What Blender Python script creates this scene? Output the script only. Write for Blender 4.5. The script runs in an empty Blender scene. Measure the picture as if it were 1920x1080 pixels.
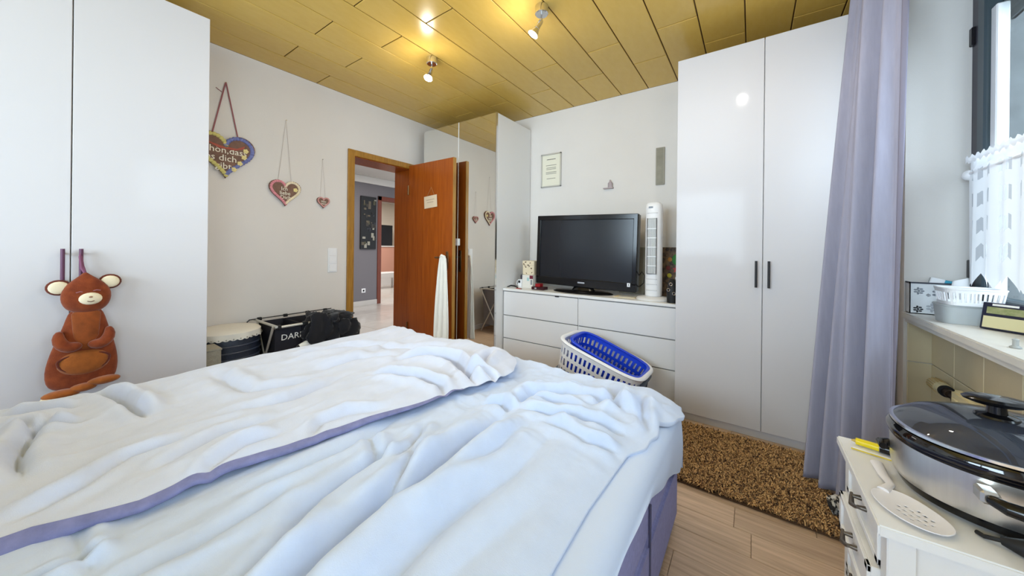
import bpy, bmesh, math, random
import numpy as np
from mathutils import Vector, Matrix
random.seed(7)
PI = math.pi
SC = bpy.context.scene
COL = SC.collection

# ------------------------------------------------------------------ camera
cam_d = bpy.data.cameras.new('camera')
cam = bpy.data.objects.new('camera', cam_d)
COL.objects.link(cam)
cam_d.sensor_fit = 'HORIZONTAL'
cam_d.sensor_width = 36.0
cam_d.lens = 12.0
cam_d.shift_y = -75 / 1920
cam_d.clip_start = 0.02
cam_d.clip_end = 200
YAW, ROLL = 0.6121, 0.0111
_r = Vector((math.cos(YAW), math.sin(YAW), 0))
_f = Vector((-math.sin(YAW), math.cos(YAW), 0))
_u = Vector((0, 0, 1))
_r2 = _r * math.cos(ROLL) + _u * math.sin(ROLL)
_u2 = _u * math.cos(ROLL) - _r * math.sin(ROLL)
cam.matrix_world = Matrix(((_r2.x, _u2.x, -_f.x, 0.0), (_r2.y, _u2.y, -_f.y, 0.0),
                           (_r2.z, _u2.z, -_f.z, 1.11), (0, 0, 0, 1)))
SC.camera = cam

# ------------------------------------------------------------------ light and exposure
SC.view_settings.view_transform = 'Standard'
SC.view_settings.look = 'None'
SC.view_settings.gamma = 1.0
SC.view_settings.exposure = 0.88
SC.view_settings.use_curve_mapping = False
wd = bpy.data.worlds.new('overcast_sky')
SC.world = wd
wd.use_nodes = True
_bg = wd.node_tree.nodes['Background']
_bg.inputs['Color'].default_value = (0.80, 0.90, 1.0, 1)
_bg.inputs['Strength'].default_value = 1.6

def area_light(name, loc, direction, sx, sy, power, color):
    d = bpy.data.lights.new(name, 'AREA')
    d.shape = 'RECTANGLE'
    d.size, d.size_y = sx, sy
    d.energy = power
    d.color = color
    o = bpy.data.objects.new(name, d)
    COL.objects.link(o)
    o.location = loc
    o.rotation_euler = Vector(direction).to_track_quat('-Z', 'Y').to_euler()
    return o
# daylight through the window beside the bed; balcony and rear lights are added fill
area_light('daylight_window', (2.9, 1.1, 2.3), (-1, 0.05, -0.28), 2.8, 2.4, 105, (0.72, 0.855, 1.0))
area_light('balcony_fill', (1.25, -1.1, 1.35), (-1, 0.15, -0.05), 1.8, 2.2, 38, (0.72, 0.855, 1.0))  # fill light outside the added balcony door
area_light('rear_fill', (-1.2, -2.75, 1.55), (0, 1, -0.08), 2.3, 1.6, 118, (0.72, 0.855, 1.0))  # frontal fill light outside the assumed rear window
area_light('hall_fill', (-4.6, 2.9, 2.38), (0, 0, -1), 1.2, 1.6, 22, (1.0, 0.96, 0.92))  # fill light under the hall ceiling

# ------------------------------------------------------------------ materials
MATS = {}
def lin(c):
    return tuple(((x / 255) / 12.92 if x / 255 <= 0.04045 else ((x / 255 + 0.055) / 1.055) ** 2.4) for x in c) + (1.0,)

def mat(name, rgb, rough=0.5, metal=0.0, spec=0.5, var=0.0, scale=8.0, stretch=(1, 1, 1), bump=0.0, bscale=60.0,
        bstretch=(1, 1, 1), coat=0.0, trans=0.0, ior=1.45, alpha=1.0, rand=0.0, sheen=0.0, rgb2=None, sss=0.0, thresh=None):
    """procedural surface: base colour, optional second colour through noise, per-object variation, bump."""
    if name in MATS:
        return MATS[name]
    m = bpy.data.materials.new(name)
    m.use_nodes = True
    nt = m.node_tree
    N, L = nt.nodes, nt.links
    b = N['Principled BSDF']
    b.inputs['Base Color'].default_value = lin(rgb)
    b.inputs['Roughness'].default_value = rough
    b.inputs['Metallic'].default_value = metal
    b.inputs['Specular IOR Level'].default_value = spec
    b.inputs['IOR'].default_value = ior
    b.inputs['Alpha'].default_value = alpha
    b.inputs['Transmission Weight'].default_value = trans
    b.inputs['Coat Weight'].default_value = coat
    b.inputs['Coat Roughness'].default_value = 0.05
    b.inputs['Sheen Weight'].default_value = sheen
    tc = None
    def coords(st):
        nonlocal tc
        if tc is None:
            tc = N.new('ShaderNodeTexCoord')
        mp = N.new('ShaderNodeMapping')
        mp.inputs['Scale'].default_value = st
        L.new(tc.outputs['Object'], mp.inputs['Vector'])
        return mp.outputs['Vector']
    if rgb2 is None and var > 0:
        rgb2 = tuple(max(0, x * (1 - var)) for x in rgb)
    out = None
    if rgb2 is not None:
        nz = N.new('ShaderNodeTexNoise')
        nz.inputs['Scale'].default_value = scale
        nz.inputs['Detail'].default_value = 6
        nz.inputs['Roughness'].default_value = 0.6
        L.new(coords(stretch), nz.inputs['Vector'])
        rp = N.new('ShaderNodeValToRGB')
        lo, hi = thresh if thresh else (0.3, 0.7)
        rp.color_ramp.elements[0].position = lo
        rp.color_ramp.elements[1].position = hi
        rp.color_ramp.elements[0].color = lin(rgb2)
        rp.color_ramp.elements[1].color = lin(rgb)
        L.new(nz.outputs['Fac'], rp.inputs['Fac'])
        out = rp.outputs['Color']
    if rand > 0:
        oi = N.new('ShaderNodeObjectInfo')
        mr = N.new('ShaderNodeMapRange')
        mr.inputs['To Min'].default_value = 1 - rand
        mr.inputs['To Max'].default_value = 1 + rand * 0.6
        L.new(oi.outputs['Random'], mr.inputs['Value'])
        hs = N.new('ShaderNodeHueSaturation')
        hs.inputs['Color'].default_value = lin(rgb)
        if out is not None:
            L.new(out, hs.inputs['Color'])
        L.new(mr.outputs['Result'], hs.inputs['Value'])
        out = hs.outputs['Color']
    if out is not None:
        L.new(out, b.inputs['Base Color'])
    if bump > 0:
        nb = N.new('ShaderNodeTexNoise')
        nb.inputs['Scale'].default_value = bscale
        nb.inputs['Detail'].default_value = 4
        L.new(coords(bstretch), nb.inputs['Vector'])
        bp = N.new('ShaderNodeBump')
        bp.inputs['Strength'].default_value = bump
        bp.inputs['Distance'].default_value = 0.002
        L.new(nb.outputs['Fac'], bp.inputs['Height'])
        L.new(bp.outputs['Normal'], b.inputs['Normal'])
    MATS[name] = m
    return m

def emit(name, rgb, strength):
    if name in MATS:
        return MATS[name]
    m = bpy.data.materials.new(name)
    m.use_nodes = True
    b = m.node_tree.nodes['Principled BSDF']
    b.inputs['Base Color'].default_value = lin(rgb)
    b.inputs['Emission Color'].default_value = lin(rgb)
    b.inputs['Emission Strength'].default_value = strength
    MATS[name] = m
    return m

WALL = mat('white_wall_paint', (223, 218, 213), 0.85, spec=0.25, var=0.02, scale=2.0, bump=0.25, bscale=220)
HALLGREY = mat('grey_hall_paint', (120, 116, 120), 0.8, spec=0.25)
GLOSS = mat('gloss_white_lacquer', (210, 207, 209), 0.09, spec=0.10)
WHITE = mat('white_foil', (232, 231, 230), 0.35, spec=0.4)
WHITE2 = mat('white_plastic', (236, 236, 238), 0.35)
SATIN = mat('satin_white_drawer', (224, 223, 224), 0.3, spec=0.45)
CEILP = mat('ochre_ceiling_laminate', (213, 178, 92), 0.24, spec=0.5, rgb2=(206, 170, 82), scale=9, stretch=(3, 1.0, 1), rand=0.05, thresh=(0.25, 0.75))
CEILB = mat('dark_groove', (84, 60, 26), 0.7)
PLANK = mat('oak_laminate', (222, 194, 166), 0.38, rgb2=(168, 140, 114), scale=5, stretch=(0.6, 12, 1), rand=0.22, thresh=(0.25, 0.75), bump=0.08, bscale=30, bstretch=(1, 20, 1))
BROWN = mat('brown_door_veneer', (172, 88, 22), 0.33, rgb2=(140, 64, 10), scale=6, stretch=(9, 9, 0.5), thresh=(0.3, 0.75))
CASING = mat('honey_oak_casing', (178, 130, 48), 0.4, rgb2=(140, 96, 30), scale=7, stretch=(8, 8, 0.7))
MIRROR = mat('mirror_glass', (236, 238, 236), 0.0, metal=1.0)
CHROME = mat('chrome', (215, 215, 215), 0.16, metal=1.0)
STEEL = mat('brushed_steel', (226, 224, 220), 0.34, metal=1.0, bump=0.15, bscale=40, bstretch=(1, 1, 0.02), var=0.12, scale=6, stretch=(3, 3, 0.1))
BLACKM = mat('black_metal', (26, 24, 28), 0.35)
BLACKP = mat('black_plastic', (14, 14, 17), 0.16)
BLACKR = mat('matt_black', (20, 20, 22), 0.55)
SCREEN = mat('dark_screen', (24, 27, 34), 0.2, spec=0.5)
DUVET = mat('pale_blue_grey_duvet', (210, 224, 250), 0.85, spec=0.15, sheen=0.25, var=0.03, scale=14, bump=0.35, bscale=420)
DUVETL = mat('light_grey_duvet', (214, 221, 240), 0.85, spec=0.15, sheen=0.25, var=0.03, scale=14, bump=0.35, bscale=420)
LAVEN = mat('lavender_underside', (140, 142, 186), 0.85, spec=0.15, var=0.12, scale=30, bump=0.3, bscale=300)
SHEET = mat('white_blue_sheet', (211, 225, 250), 0.8, spec=0.2, bump=0.15, bscale=300)
BEDF = mat('slate_bed_fabric', (156, 158, 206), 0.8, spec=0.2, var=0.08, scale=80, bump=0.3, bscale=500)
CURT = mat('grey_lilac_curtain', (160, 159, 177), 0.75, spec=0.2, var=0.05, scale=60, stretch=(1, 1, 0.1), bump=0.2, bscale=500)
TILEC = mat('cream_glazed_tile', (216, 202, 168), 0.18, rand=0.03, var=0.04, scale=6)
GROUT = mat('grey_grout', (160, 150, 130), 0.9)
HALLT = mat('pale_stone_tile', (205, 198, 190), 0.12, rand=0.07, var=0.06, scale=5)
CREAM = mat('cream_enamel', (226, 212, 168), 0.35)
SILLM = mat('white_sill', (226, 222, 214), 0.4, var=0.04, scale=9)
FRAMED = mat('anthracite_frame', (52, 50, 60), 0.4)

# ------------------------------------------------------------------ mesh helpers
class MB:
    """collects geometry in world coordinates; build() links it as one mesh object"""
    def __init__(self):
        self.bm = bmesh.new()
        self.M = Matrix.Identity(4)
        self.mi = 0
    def _new(self, verts, M=None):
        T = self.M if M is None else self.M @ M
        for v in verts:
            v.co = T @ v.co
    def _faces(self, verts):
        fs = {f for v in verts for f in v.link_faces}
        for f in fs:
            f.material_index = self.mi
        return fs
    def box(self, x0, x1, y0, y1, z0, z1, bev=0.0, seg=1, M=None):
        r = bmesh.ops.create_cube(self.bm, size=1.0)
        vs = r['verts']
        for v in vs:
            v.co = Vector(((x0 + x1) / 2 + v.co.x * (x1 - x0), (y0 + y1) / 2 + v.co.y * (y1 - y0), (z0 + z1) / 2 + v.co.z * (z1 - z0)))
        if bev > 0:
            es = list({e for v in vs for e in v.link_edges})
            rr = bmesh.ops.bevel(self.bm, geom=es, offset=bev, segments=seg, affect='EDGES', clamp_overlap=True)
            seen, stack = set(), [rr['verts'][0]]
            while stack:
                a = stack.pop()
                if a in seen:
                    continue
                seen.add(a)
                stack += [e.other_vert(a) for e in a.link_edges]
            vs = list(seen)
        self._new(vs, M)
        self._faces(vs)
        return self
    def add(self, verts, faces, M=None):
        vs = [self.bm.verts.new(v) for v in verts]
        for f in faces:
            try:
                ff = self.bm.faces.new([vs[i] for i in f])
                ff.material_index = self.mi
            except ValueError:
                pass
        self._new(vs, M)
        return self
    def sweep(self, pts, r, n=8, cap=True, flat=1.0, M=None):
        """tube along points; r a number or list; flat squashes the second axis"""
        pts = [Vector(p) for p in pts]
        k = len(pts)
        rs = r if isinstance(r, (list, tuple)) else [r] * k
        verts, faces = [], []
        prev = None
        for i, p in enumerate(pts):
            t = (pts[min(i + 1, k - 1)] - pts[max(i - 1, 0)]).normalized()
            if prev is None:
                a = Vector((0, 0, 1)) if abs(t.z) < 0.9 else Vector((1, 0, 0))
                nrm = t.cross(a).normalized()
            else:
                nrm = (prev - t * prev.dot(t)).normalized()
            prev = nrm
            bi = t.cross(nrm)
            for j in range(n):
                a = 2 * PI * j / n
                verts.append(p + nrm * (math.cos(a) * rs[i]) + bi * (math.sin(a) * rs[i] * flat))
        for i in range(k - 1):
            for j in range(n):
                faces.append((i * n + j, i * n + (j + 1) % n, (i + 1) * n + (j + 1) % n, (i + 1) * n + j))
        if cap:
            faces.append(tuple(reversed(range(n))))
            faces.append(tuple(range((k - 1) * n, k * n)))
        return self.add(verts, faces, M)
    def cyl(self, a, b, r, r2=None, n=16, M=None):
        return self.sweep([a, b], [r, r if r2 is None else r2], n=n, M=M)
    def lathe(self, prof, c=(0, 0, 0), n=32, sx=1.0, sy=1.0, M=None, power=2.0):
        """profile (radius, z) turned about z at c; sx, sy make it oval, power>2 squarish"""
        verts, faces = [], []
        k = len(prof)
        for r, z in prof:
            for j in range(n):
                a = 2 * PI * j / n
                ca, sa = math.cos(a), math.sin(a)
                if power != 2.0:
                    ca = math.copysign(abs(ca) ** (2 / power), ca)
                    sa = math.copysign(abs(sa) ** (2 / power), sa)
                verts.append((c[0] + ca * r * sx, c[1] + sa * r * sy, c[2] + z))
        for i in range(k - 1):
            for j in range(n):
                faces.append((i * n + j, i * n + (j + 1) % n, (i + 1) * n + (j + 1) % n, (i + 1) * n + j))
        if prof[0][0] > 1e-5:
            faces.append(tuple(reversed(range(n))))
        if prof[-1][0] > 1e-5:
            faces.append(tuple(range((k - 1) * n, k * n)))
        self.add(verts, faces, M)
        if prof[0][0] <= 1e-5 or prof[-1][0] <= 1e-5:
            bmesh.ops.remove_doubles(self.bm, verts=self.bm.verts[:], dist=1e-6)
        return self
    def ball(self, c, rx, ry=None, rz=None, n=14, M=None):
        ry = rx if ry is None else ry
        rz = rx if rz is None else rz
        r = bmesh.ops.create_uvsphere(self.bm, u_segments=n, v_segments=max(6, n // 2), radius=1.0)
        for v in r['verts']:
            v.co = Vector((c[0] + v.co.x * rx, c[1] + v.co.y * ry, c[2] + v.co.z * rz))
        self._new(r['verts'], M)
        self._faces(r['verts'])
        return self
    def prism(self, poly, depth, frame, M=None):
        """2-D polygon extruded; frame = (origin, u, v, w) vectors"""
        o, u, v, w = [Vector(x) for x in frame]
        n = len(poly)
        vs = [o + u * p[0] + v * p[1] for p in poly] + [o + u * p[0] + v * p[1] + w * depth for p in poly]
        fs = [tuple(range(n)), tuple(reversed(range(n, 2 * n)))]
        fs += [(i, i + n, (i + 1) % n + n, (i + 1) % n) for i in range(n)]
        return self.add(vs, fs, M)
    def loft(self, secs, n=20, cap=True, M=None):
        """secs: (centre, half-vector a, half-vector b) rings"""
        verts, faces = [], []
        k = len(secs)
        for c, a, b in secs:
            c, a, b = Vector(c), Vector(a), Vector(b)
            for j in range(n):
                t = 2 * PI * j / n
                verts.append(c + a * math.cos(t) + b * math.sin(t))
        for i in range(k - 1):
            for j in range(n):
                faces.append((i * n + j, i * n + (j + 1) % n, (i + 1) * n + (j + 1) % n, (i + 1) * n + j))
        if cap:
            faces.append(tuple(reversed(range(n))))
            faces.append(tuple(range((k - 1) * n, k * n)))
        return self.add(verts, faces, M)
    def build(self, name, material, parent=None, smooth=False, angle=40):
        bmesh.ops.recalc_face_normals(self.bm, faces=self.bm.faces[:])
        me = bpy.data.meshes.new(name)
        off = root_loc(parent)
        if off is not None:
            bmesh.ops.translate(self.bm, verts=self.bm.verts[:], vec=-off)
        self.bm.to_mesh(me)
        self.bm.free()
        for m in (material if isinstance(material, (list, tuple)) else [material]):
            me.materials.append(m)
        return link(name, me, parent, smooth, angle)

def root_loc(p):
    if p is None:
        return None
    while p.parent is not None:
        p = p.parent
    return Vector(p.location)

def link(name, me, parent=None, smooth=False, angle=40):
    o = bpy.data.objects.new(name, me)
    COL.objects.link(o)
    if parent is not None:
        o.parent = parent
    if smooth:
        me.polygons.foreach_set('use_smooth', [True] * len(me.polygons))
        try:
            me.set_sharp_from_angle(angle=math.radians(angle))
        except Exception:
            pass
    return o

def tag(o, label=None, cat=None, group=None, kind=None):
    if label: o['label'] = label
    if cat: o['category'] = cat
    if group: o['group'] = group
    if kind: o['kind'] = kind
    return o

def thing(name, loc, label, cat, group=None):
    o = bpy.data.objects.new(name, None)
    COL.objects.link(o)
    o.location = loc
    o.empty_display_size = 0.05
    return tag(o, label, cat, group)

def struct(o):
    o['kind'] = 'structure'
    return o

def bx(name, m, parent, *a, bev=0.0, seg=1, smooth=False, **k):
    return MB().box(*a, bev=bev, seg=seg, **k).build(name, m, parent, smooth)

def text(name, body, m, parent, loc, u, v, size, depth=0.001, align='CENTER'):
    """lettering as a mesh: u = reading direction, v = up"""
    c = bpy.data.curves.new(name, 'FONT')
    c.body = body
    c.size = size
    c.align_x = align
    c.align_y = 'CENTER'
    c.extrude = depth
    c.resolution_u = 2
    tmp = bpy.data.objects.new(name, c)
    COL.objects.link(tmp)
    dg = bpy.context.evaluated_depsgraph_get()
    me = bpy.data.meshes.new_from_object(tmp.evaluated_get(dg))
    bpy.data.objects.remove(tmp)
    bpy.data.curves.remove(c)
    u, v = Vector(u).normalized(), Vector(v).normalized()
    w = u.cross(v)
    off = root_loc(parent) or Vector((0, 0, 0))
    p = Vector(loc) - off
    me.transform(Matrix(((u.x, v.x, w.x, p.x), (u.y, v.y, w.y, p.y), (u.z, v.z, w.z, p.z), (0, 0, 0, 1))))
    me.materials.clear()
    me.materials.append(m)
    return link(name, me, parent)

def piece(name, me, parent, loc):
    """one of many alike pieces sharing a mesh"""
    o = bpy.data.objects.new(name, me)
    COL.objects.link(o)
    o.parent = parent
    o.location = loc
    return o

def mesh_of(mb, name, m):
    bmesh.ops.recalc_face_normals(mb.bm, faces=mb.bm.faces[:])
    me = bpy.data.meshes.new(name)
    mb.bm.to_mesh(me)
    mb.bm.free()
    me.materials.append(m)
    return me

# ------------------------------------------------------------------ room shell
XL, XR, YB, YF, H = -3.06, 0.60, 3.08, -2.20, 2.50
HX = -5.95                                                   # far wall of the hall

fl = struct(bx('floor', mat('subfloor', (70, 56, 44), 0.8), None, XL, XR + 0.09, YF, YB, -0.06, -0.008))
_pw, _pl = 0.128, 1.25
rows = int(math.ceil((YB - YF) / _pw))
for i in range(rows):
    y0 = YF + i * _pw
    y1 = min(y0 + _pw, YB)
    x = XL - random.uniform(0.1, 1.1)
    while x < XR + 0.09:
        a, b = max(x, XL), min(x + _pl, XR + 0.09)
        if b - a > 0.03:
            mb = MB()
            mb.box(-(b - a) / 2 + 0.0006, (b - a) / 2 - 0.0006, -(y1 - y0) / 2 + 0.0006, (y1 - y0) / 2 - 0.0006, -0.008, 0.0, bev=0.0012)
            piece('plank', mesh_of(mb, 'plank', PLANK), fl, ((a + b) / 2, (y0 + y1) / 2, 0))
        x += _pl

ce = struct(bx('ceiling', CEILB, None, XL - 0.02, XR + 0.45, YF, YB + 0.02, H + 0.008, H + 0.06))
_cw, _cl = 0.2325, 1.20
_seam0 = -3.066
_cache = {}
for c in range(16):
    xa = max(_seam0 + c * _cw, XL)
    xb = min(_seam0 + (c + 1) * _cw, XR)
    if xb - xa < 0.02: continue
    yj = (1.42 if c % 2 == 0 else 1.085) - 4 * _cl
    while yj < YB:
        ya, yb = max(yj, YF), min(yj + _cl, YB)
        if yb - ya > 0.02:
            k = (round(xb - xa, 3), round(yb - ya, 3))
            if k not in _cache:
                mb = MB()
                mb.box(-k[0] / 2 + 0.0032, k[0] / 2 - 0.0032, -k[1] / 2 + 0.0032, k[1] / 2 - 0.0032, 0.0, 0.009, bev=0.0025)
                _cache[k] = mesh_of(mb, 'ceiling_panel', CEILP)
            piece('ceiling_panel', _cache[k], ce, ((xa + xb) / 2, (ya + yb) / 2, H))
        yj += _cl

DY0, DY1, DZ = 1.765, 2.415, 1.955                           # door opening
w = MB()
w.box(XL - 0.27, XL, YF, DY0, 0, H)
w.box(XL - 0.27, XL, DY1, YB + 0.2, 0, H)
w.box(XL - 0.27, XL, DY0, DY1, DZ, H)
struct(w.build('wall_left', WALL))
struct(bx('wall_back', WALL, None, XL, XR + 0.4, YB, YB + 0.2, 0, H))
RX0, RX1, RZ0, RZ1 = -2.35, -0.05, 0.80, 2.25               # assumed rear window, unseen, added for daylight
w = MB()
w.box(XL - 0.27, RX0, YF - 0.2, YF, 0, H)
w.box(RX1, XR + 0.4, YF - 0.2, YF, 0, H)
w.box(RX0, RX1, YF - 0.2, YF, 0, RZ0)
w.box(RX0, RX1, YF - 0.2, YF, RZ1, H)
struct(w.build('wall_front', WALL))

NX, SZ, WY0, WY1, WZ = 0.69, 0.83, 0.62, 2.40, 2.33          # niche back, sill height, window opening
BY0, BY1, BZ = -1.75, -0.45, 2.15                            # opening of the added balcony door, out of view
struct(bx('wall_right', WALL, None, XR, XR + 0.50, WY1, YB, 0, H))
wr = struct(bx('wall_right_niche', WALL, None, NX, XR + 0.35, WY0, WY1, 0, SZ - 0.03))
struct(bx('wall_right_lintel', WALL, None, XR, XR + 0.35, WY0, WY1, WZ, H))
w = MB()
w.box(XR, XR + 0.35, BY1, WY0, 0, H)
w.box(XR, XR + 0.35, BY0, BY1, BZ, H)
w.box(XR, XR + 0.35, YF, BY0, 0, H)
struct(w.build('wall_right_near', WALL))
# tiles of the radiator niche
_tw, _tz = 0.215, 0.198
def tile_run(along, fixed, a0, a1, z0, z1, tw):
    n = int(math.ceil((a1 - a0) / tw - 1e-6))
    for r in range(int(math.ceil((z1 - z0) / _tz - 1e-6))):
        zt = z1 - r * _tz
        zb = max(z0, zt - _tz)
        for i in range(n):
            p, q = a1 - i * tw, max(a0, a1 - (i + 1) * tw)
            if p - q < 0.02 or zt - zb < 0.02: continue
            hw, hz = (p - q) / 2 - 0.0015, (zt - zb) / 2 - 0.0015
            mb = MB()
            if along == 'y':
                mb.box(-0.008, 0.0, -hw, hw, -hz, hz, bev=0.002)
                piece('tile', mesh_of(mb, 'tile', TILEC), wr, (fixed, (p + q) / 2, (zt + zb) / 2))
            else:
                mb.box(-hw, hw, -0.008, 0.0, -hz, hz, bev=0.002)
                piece('tile', mesh_of(mb, 'tile', TILEC), wr, ((p + q) / 2, fixed, (zt + zb) / 2))
struct(bx('trim_1', GROUT, None, NX - 0.002, NX - 0.0002, WY0, WY1, 0, SZ - 0.035))
tile_run('y', NX - 0.002, WY0, WY1 - 0.008, 0.0, SZ - 0.034, _tw)
tile_run('x', WY1, XR + 0.004, NX - 0.002, 0.0, SZ - 0.034, 0.09)
# window sill
sl = MB()
sl.box(XR - 0.015, 0.80, WY0 - 0.0, WY1, SZ - 0.028, SZ, bev=0.004, seg=2)
sl.box(XR - 0.002, 0.69, WY0, WY1 - 0.0, SZ - 0.046, SZ - 0.028)
struct(sl.build('trim_2', SILLM))
struct(bx('trim_3', WALL, None, XR - 0.006, XR + 0.012, WY1 - 0.001, WY1 + 0.012, 0.0, WZ))

# window with anthracite frame, white inner stile, glass and shutter
win = bpy.data.objects.new('window_1', None); COL.objects.link(win); win.location = (0.79, 1.5, SZ); struct(win)
f = MB()
f.box(0.79, 0.83, WY1 - 0.055, WY1, SZ, WZ, bev=0.004)
f.box(0.79, 0.83, WY0, WY0 + 0.055, SZ, WZ, bev=0.004)
f.box(0.79, 0.83, WY0, WY1, SZ, SZ + 0.05, bev=0.004)
f.box(0.79, 0.83, WY0, WY1, WZ - 0.055, WZ, bev=0.004)
f.build('frame', FRAMED, win)
f = MB()
f.box(0.785, 0.835, 2.285, 2.343, SZ + 0.052, WZ - 0.06, bev=0.006)
f.box(0.785, 0.835, 0.68, 0.735, SZ + 0.052, WZ - 0.06, bev=0.006)
f.box(0.785, 0.835, 0.68, 2.343, SZ + 0.052, SZ + 0.105, bev=0.006)
f.box(0.785, 0.835, 0.68, 2.343, WZ - 0.115, WZ - 0.06, bev=0.006)
tag(f.build('sash', mat('dark_green_sash', (66, 78, 84), 0.4), win), 'dark green grey sash')
tag(bx('glazing_bead', WHITE2, win, 0.80, 0.835, 2.243, 2.284, SZ + 0.105, 2.12, bev=0.004), 'white glazing bead')
f = MB(); f.box(0.780, 0.792, 2.372, 2.398, 2.02, 2.10, bev=0.003); f.box(0.780, 0.792, 2.372, 2.398, 1.0, 1.08, bev=0.003)
f.build('hinge', BLACKM, win)
GLASS = bpy.data.materials.new('window_glass'); GLASS.use_nodes = True
_n = GLASS.node_tree.nodes; _l = GLASS.node_tree.links
_n.remove(_n['Principled BSDF'])
_t = _n.new('ShaderNodeBsdfTransparent'); _t.inputs['Color'].default_value = (0.93, 0.96, 0.96, 1)
_g = _n.new('ShaderNodeBsdfGlossy'); _g.inputs['Roughness'].default_value = 0.01
_lw = _n.new('ShaderNodeLayerWeight'); _lw.inputs['Blend'].default_value = 0.5
_pw5 = _n.new('ShaderNodeMath'); _pw5.operation = 'POWER'; _pw5.inputs[1].default_value = 5.0
_l.new(_lw.outputs['Facing'], _pw5.inputs[0])
_fr = _n.new('ShaderNodeMath'); _fr.operation = 'MULTIPLY_ADD'; _fr.inputs[1].default_value = 0.6; _fr.inputs[2].default_value = 0.03
_l.new(_pw5.outputs[0], _fr.inputs[0])
_mx = _n.new('ShaderNodeMixShader')
_l.new(_fr.outputs[0], _mx.inputs[0]); _l.new(_t.outputs[0], _mx.inputs[1]); _l.new(_g.outputs[0], _mx.inputs[2])
_l.new(_mx.outputs[0], _n['Material Output'].inputs['Surface'])
bx('glass', GLASS, win, 0.812, 0.816, 0.735, 2.25, SZ + 0.105, WZ - 0.115)
sh = MB().box(0.89, 0.90, WY0, WY1, 2.10, WZ)
for k in range(6):
    sh.box(0.886, 0.904, WY0, WY1, 2.10 + k * 0.04, 2.134 + k * 0.04, bev=0.004)
tag(sh.build('shutter', mat('grey_shutter', (110, 118, 122), 0.6), win), 'grey roller shutter let down a little')
struct(bx('trim_5', mat('grey_outer_render', (118, 122, 124), 0.9, var=0.15, scale=14), None, 0.835, XR + 0.52, WY1 - 0.012, WY1 + 0.0, SZ - 0.1, WZ + 0.1))
# unseen balcony door behind the camera, added to bring in daylight
bd = bpy.data.objects.new('added_window_2', None); COL.objects.link(bd); bd.location = (0.79, -1.1, 0); struct(bd)
f = MB()
for a, b, c, d in ((BY0, BY0 + 0.07, 0, BZ), (BY1 - 0.07, BY1, 0, BZ), (BY0, BY1, 0, 0.08), (BY0, BY1, BZ - 0.07, BZ)):
    f.box(0.79, 0.86, a, b, c, d, bev=0.004)
f.build('frame', FRAMED, bd)
bx('glass', GLASS, bd, 0.812, 0.816, BY0 + 0.07, BY1 - 0.07, 0.08, BZ - 0.07)
rw = bpy.data.objects.new('added_window_3', None); COL.objects.link(rw); rw.location = (-1.2, YF - 0.12, RZ0); struct(rw)  # unseen rear window, added to let in frontal daylight
f = MB()
for a, b, c, d in ((RX0, RX0 + 0.07, RZ0, RZ1), (RX1 - 0.07, RX1, RZ0, RZ1), (-1.235, -1.165, RZ0, RZ1), (RX0, RX1, RZ0, RZ0 + 0.07), (RX0, RX1, RZ1 - 0.07, RZ1)):
    f.box(a, b, YF - 0.16, YF - 0.09, c, d, bev=0.004)
f.build('frame', FRAMED, rw)
bx('pane', GLASS, rw, RX0 + 0.07, -1.235, YF - 0.128, YF - 0.124, RZ0 + 0.07, RZ1 - 0.07)
bx('pane', GLASS, rw, -1.165, RX1 - 0.07, YF - 0.128, YF - 0.124, RZ0 + 0.07, RZ1 - 0.07)
# baseboards
struct(bx('baseboard_left', WHITE, None, XL, XL + 0.014, YF, 1.69, 0, 0.06, bev=0.003))
struct(bx('baseboard_back', WHITE, None, XL, XR, YB - 0.014, YB, 0, 0.06, bev=0.003))

# neighbouring house seen through the window
nb = thing('neighbour_house', (6.2, 3.5, -3), 'pale rendered neighbouring house seen through the window glass', 'house')
w = MB().box(6.2, 9.0, -4, 12, -3, 4.6); w.build('wall', mat('pale_render', (196, 200, 202), 0.9, var=0.05, scale=3), nb)
for k in range(24):
    MB().box(6.17, 6.2, -3.6 + k * 0.62, -3.1 + k * 0.62, -3, 4.5, bev=0.01).build('panel', mat('pale_cladding', (208, 210, 212), 0.8, rand=0.08), nb)
MB().prism([(5.7, 4.5), (9.2, 7.5), (9.2, 4.5)], 17.0, ((0, -4.5, 0), (1, 0, 0), (0, 0, 1), (0, 1, 0))).build('roof', mat('slate_roof', (92, 92, 100), 0.8), nb)
struct(bx('ground', mat('courtyard_ground', (120, 122, 115), 0.9), None, 1.2, 30, -20, 30, -3.2, -3.0))

# ------------------------------------------------------------------ doorway, door leaf and the hall behind it
dr = bpy.data.objects.new('door_1', None); COL.objects.link(dr); dr.location = (XL, 2.09, 0); struct(dr)
cs = MB()
cs.box(XL, XL + 0.018, 1.70, DY0, 0, 2.012, bev=0.004)
cs.box(XL, XL + 0.018, DY1, 2.485, 0, 2.012, bev=0.004)
cs.box(XL, XL + 0.018, DY0, DY1, DZ, 2.012, bev=0.004)
cs.build('casing', CASING, dr)
cs = MB()
cs.box(XL - 0.27, XL, DY0 - 0.012, DY0 + 0.006, 0, DZ)
cs.box(XL - 0.27, XL, DY1 - 0.006, DY1 + 0.02, 0, DZ)
cs.box(XL - 0.27, XL, DY0, DY1, DZ - 0.006, DZ + 0.02)
cs.build('jamb', BROWN, dr)
lf = bx('leaf', BROWN, dr, -3.035, -2.372, 2.372, 2.408, 0.01, 1.985, bev=0.003)
tag(bx('edge_strip', CASING, lf, -2.3725, -2.3665, 2.372, 2.410, 0.01, 1.985), 'honey coloured lipping on the door edge')
h = MB()
h.box(-2.455, -2.42, 2.364, 2.372, 0.90, 1.07, bev=0.004)
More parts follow.
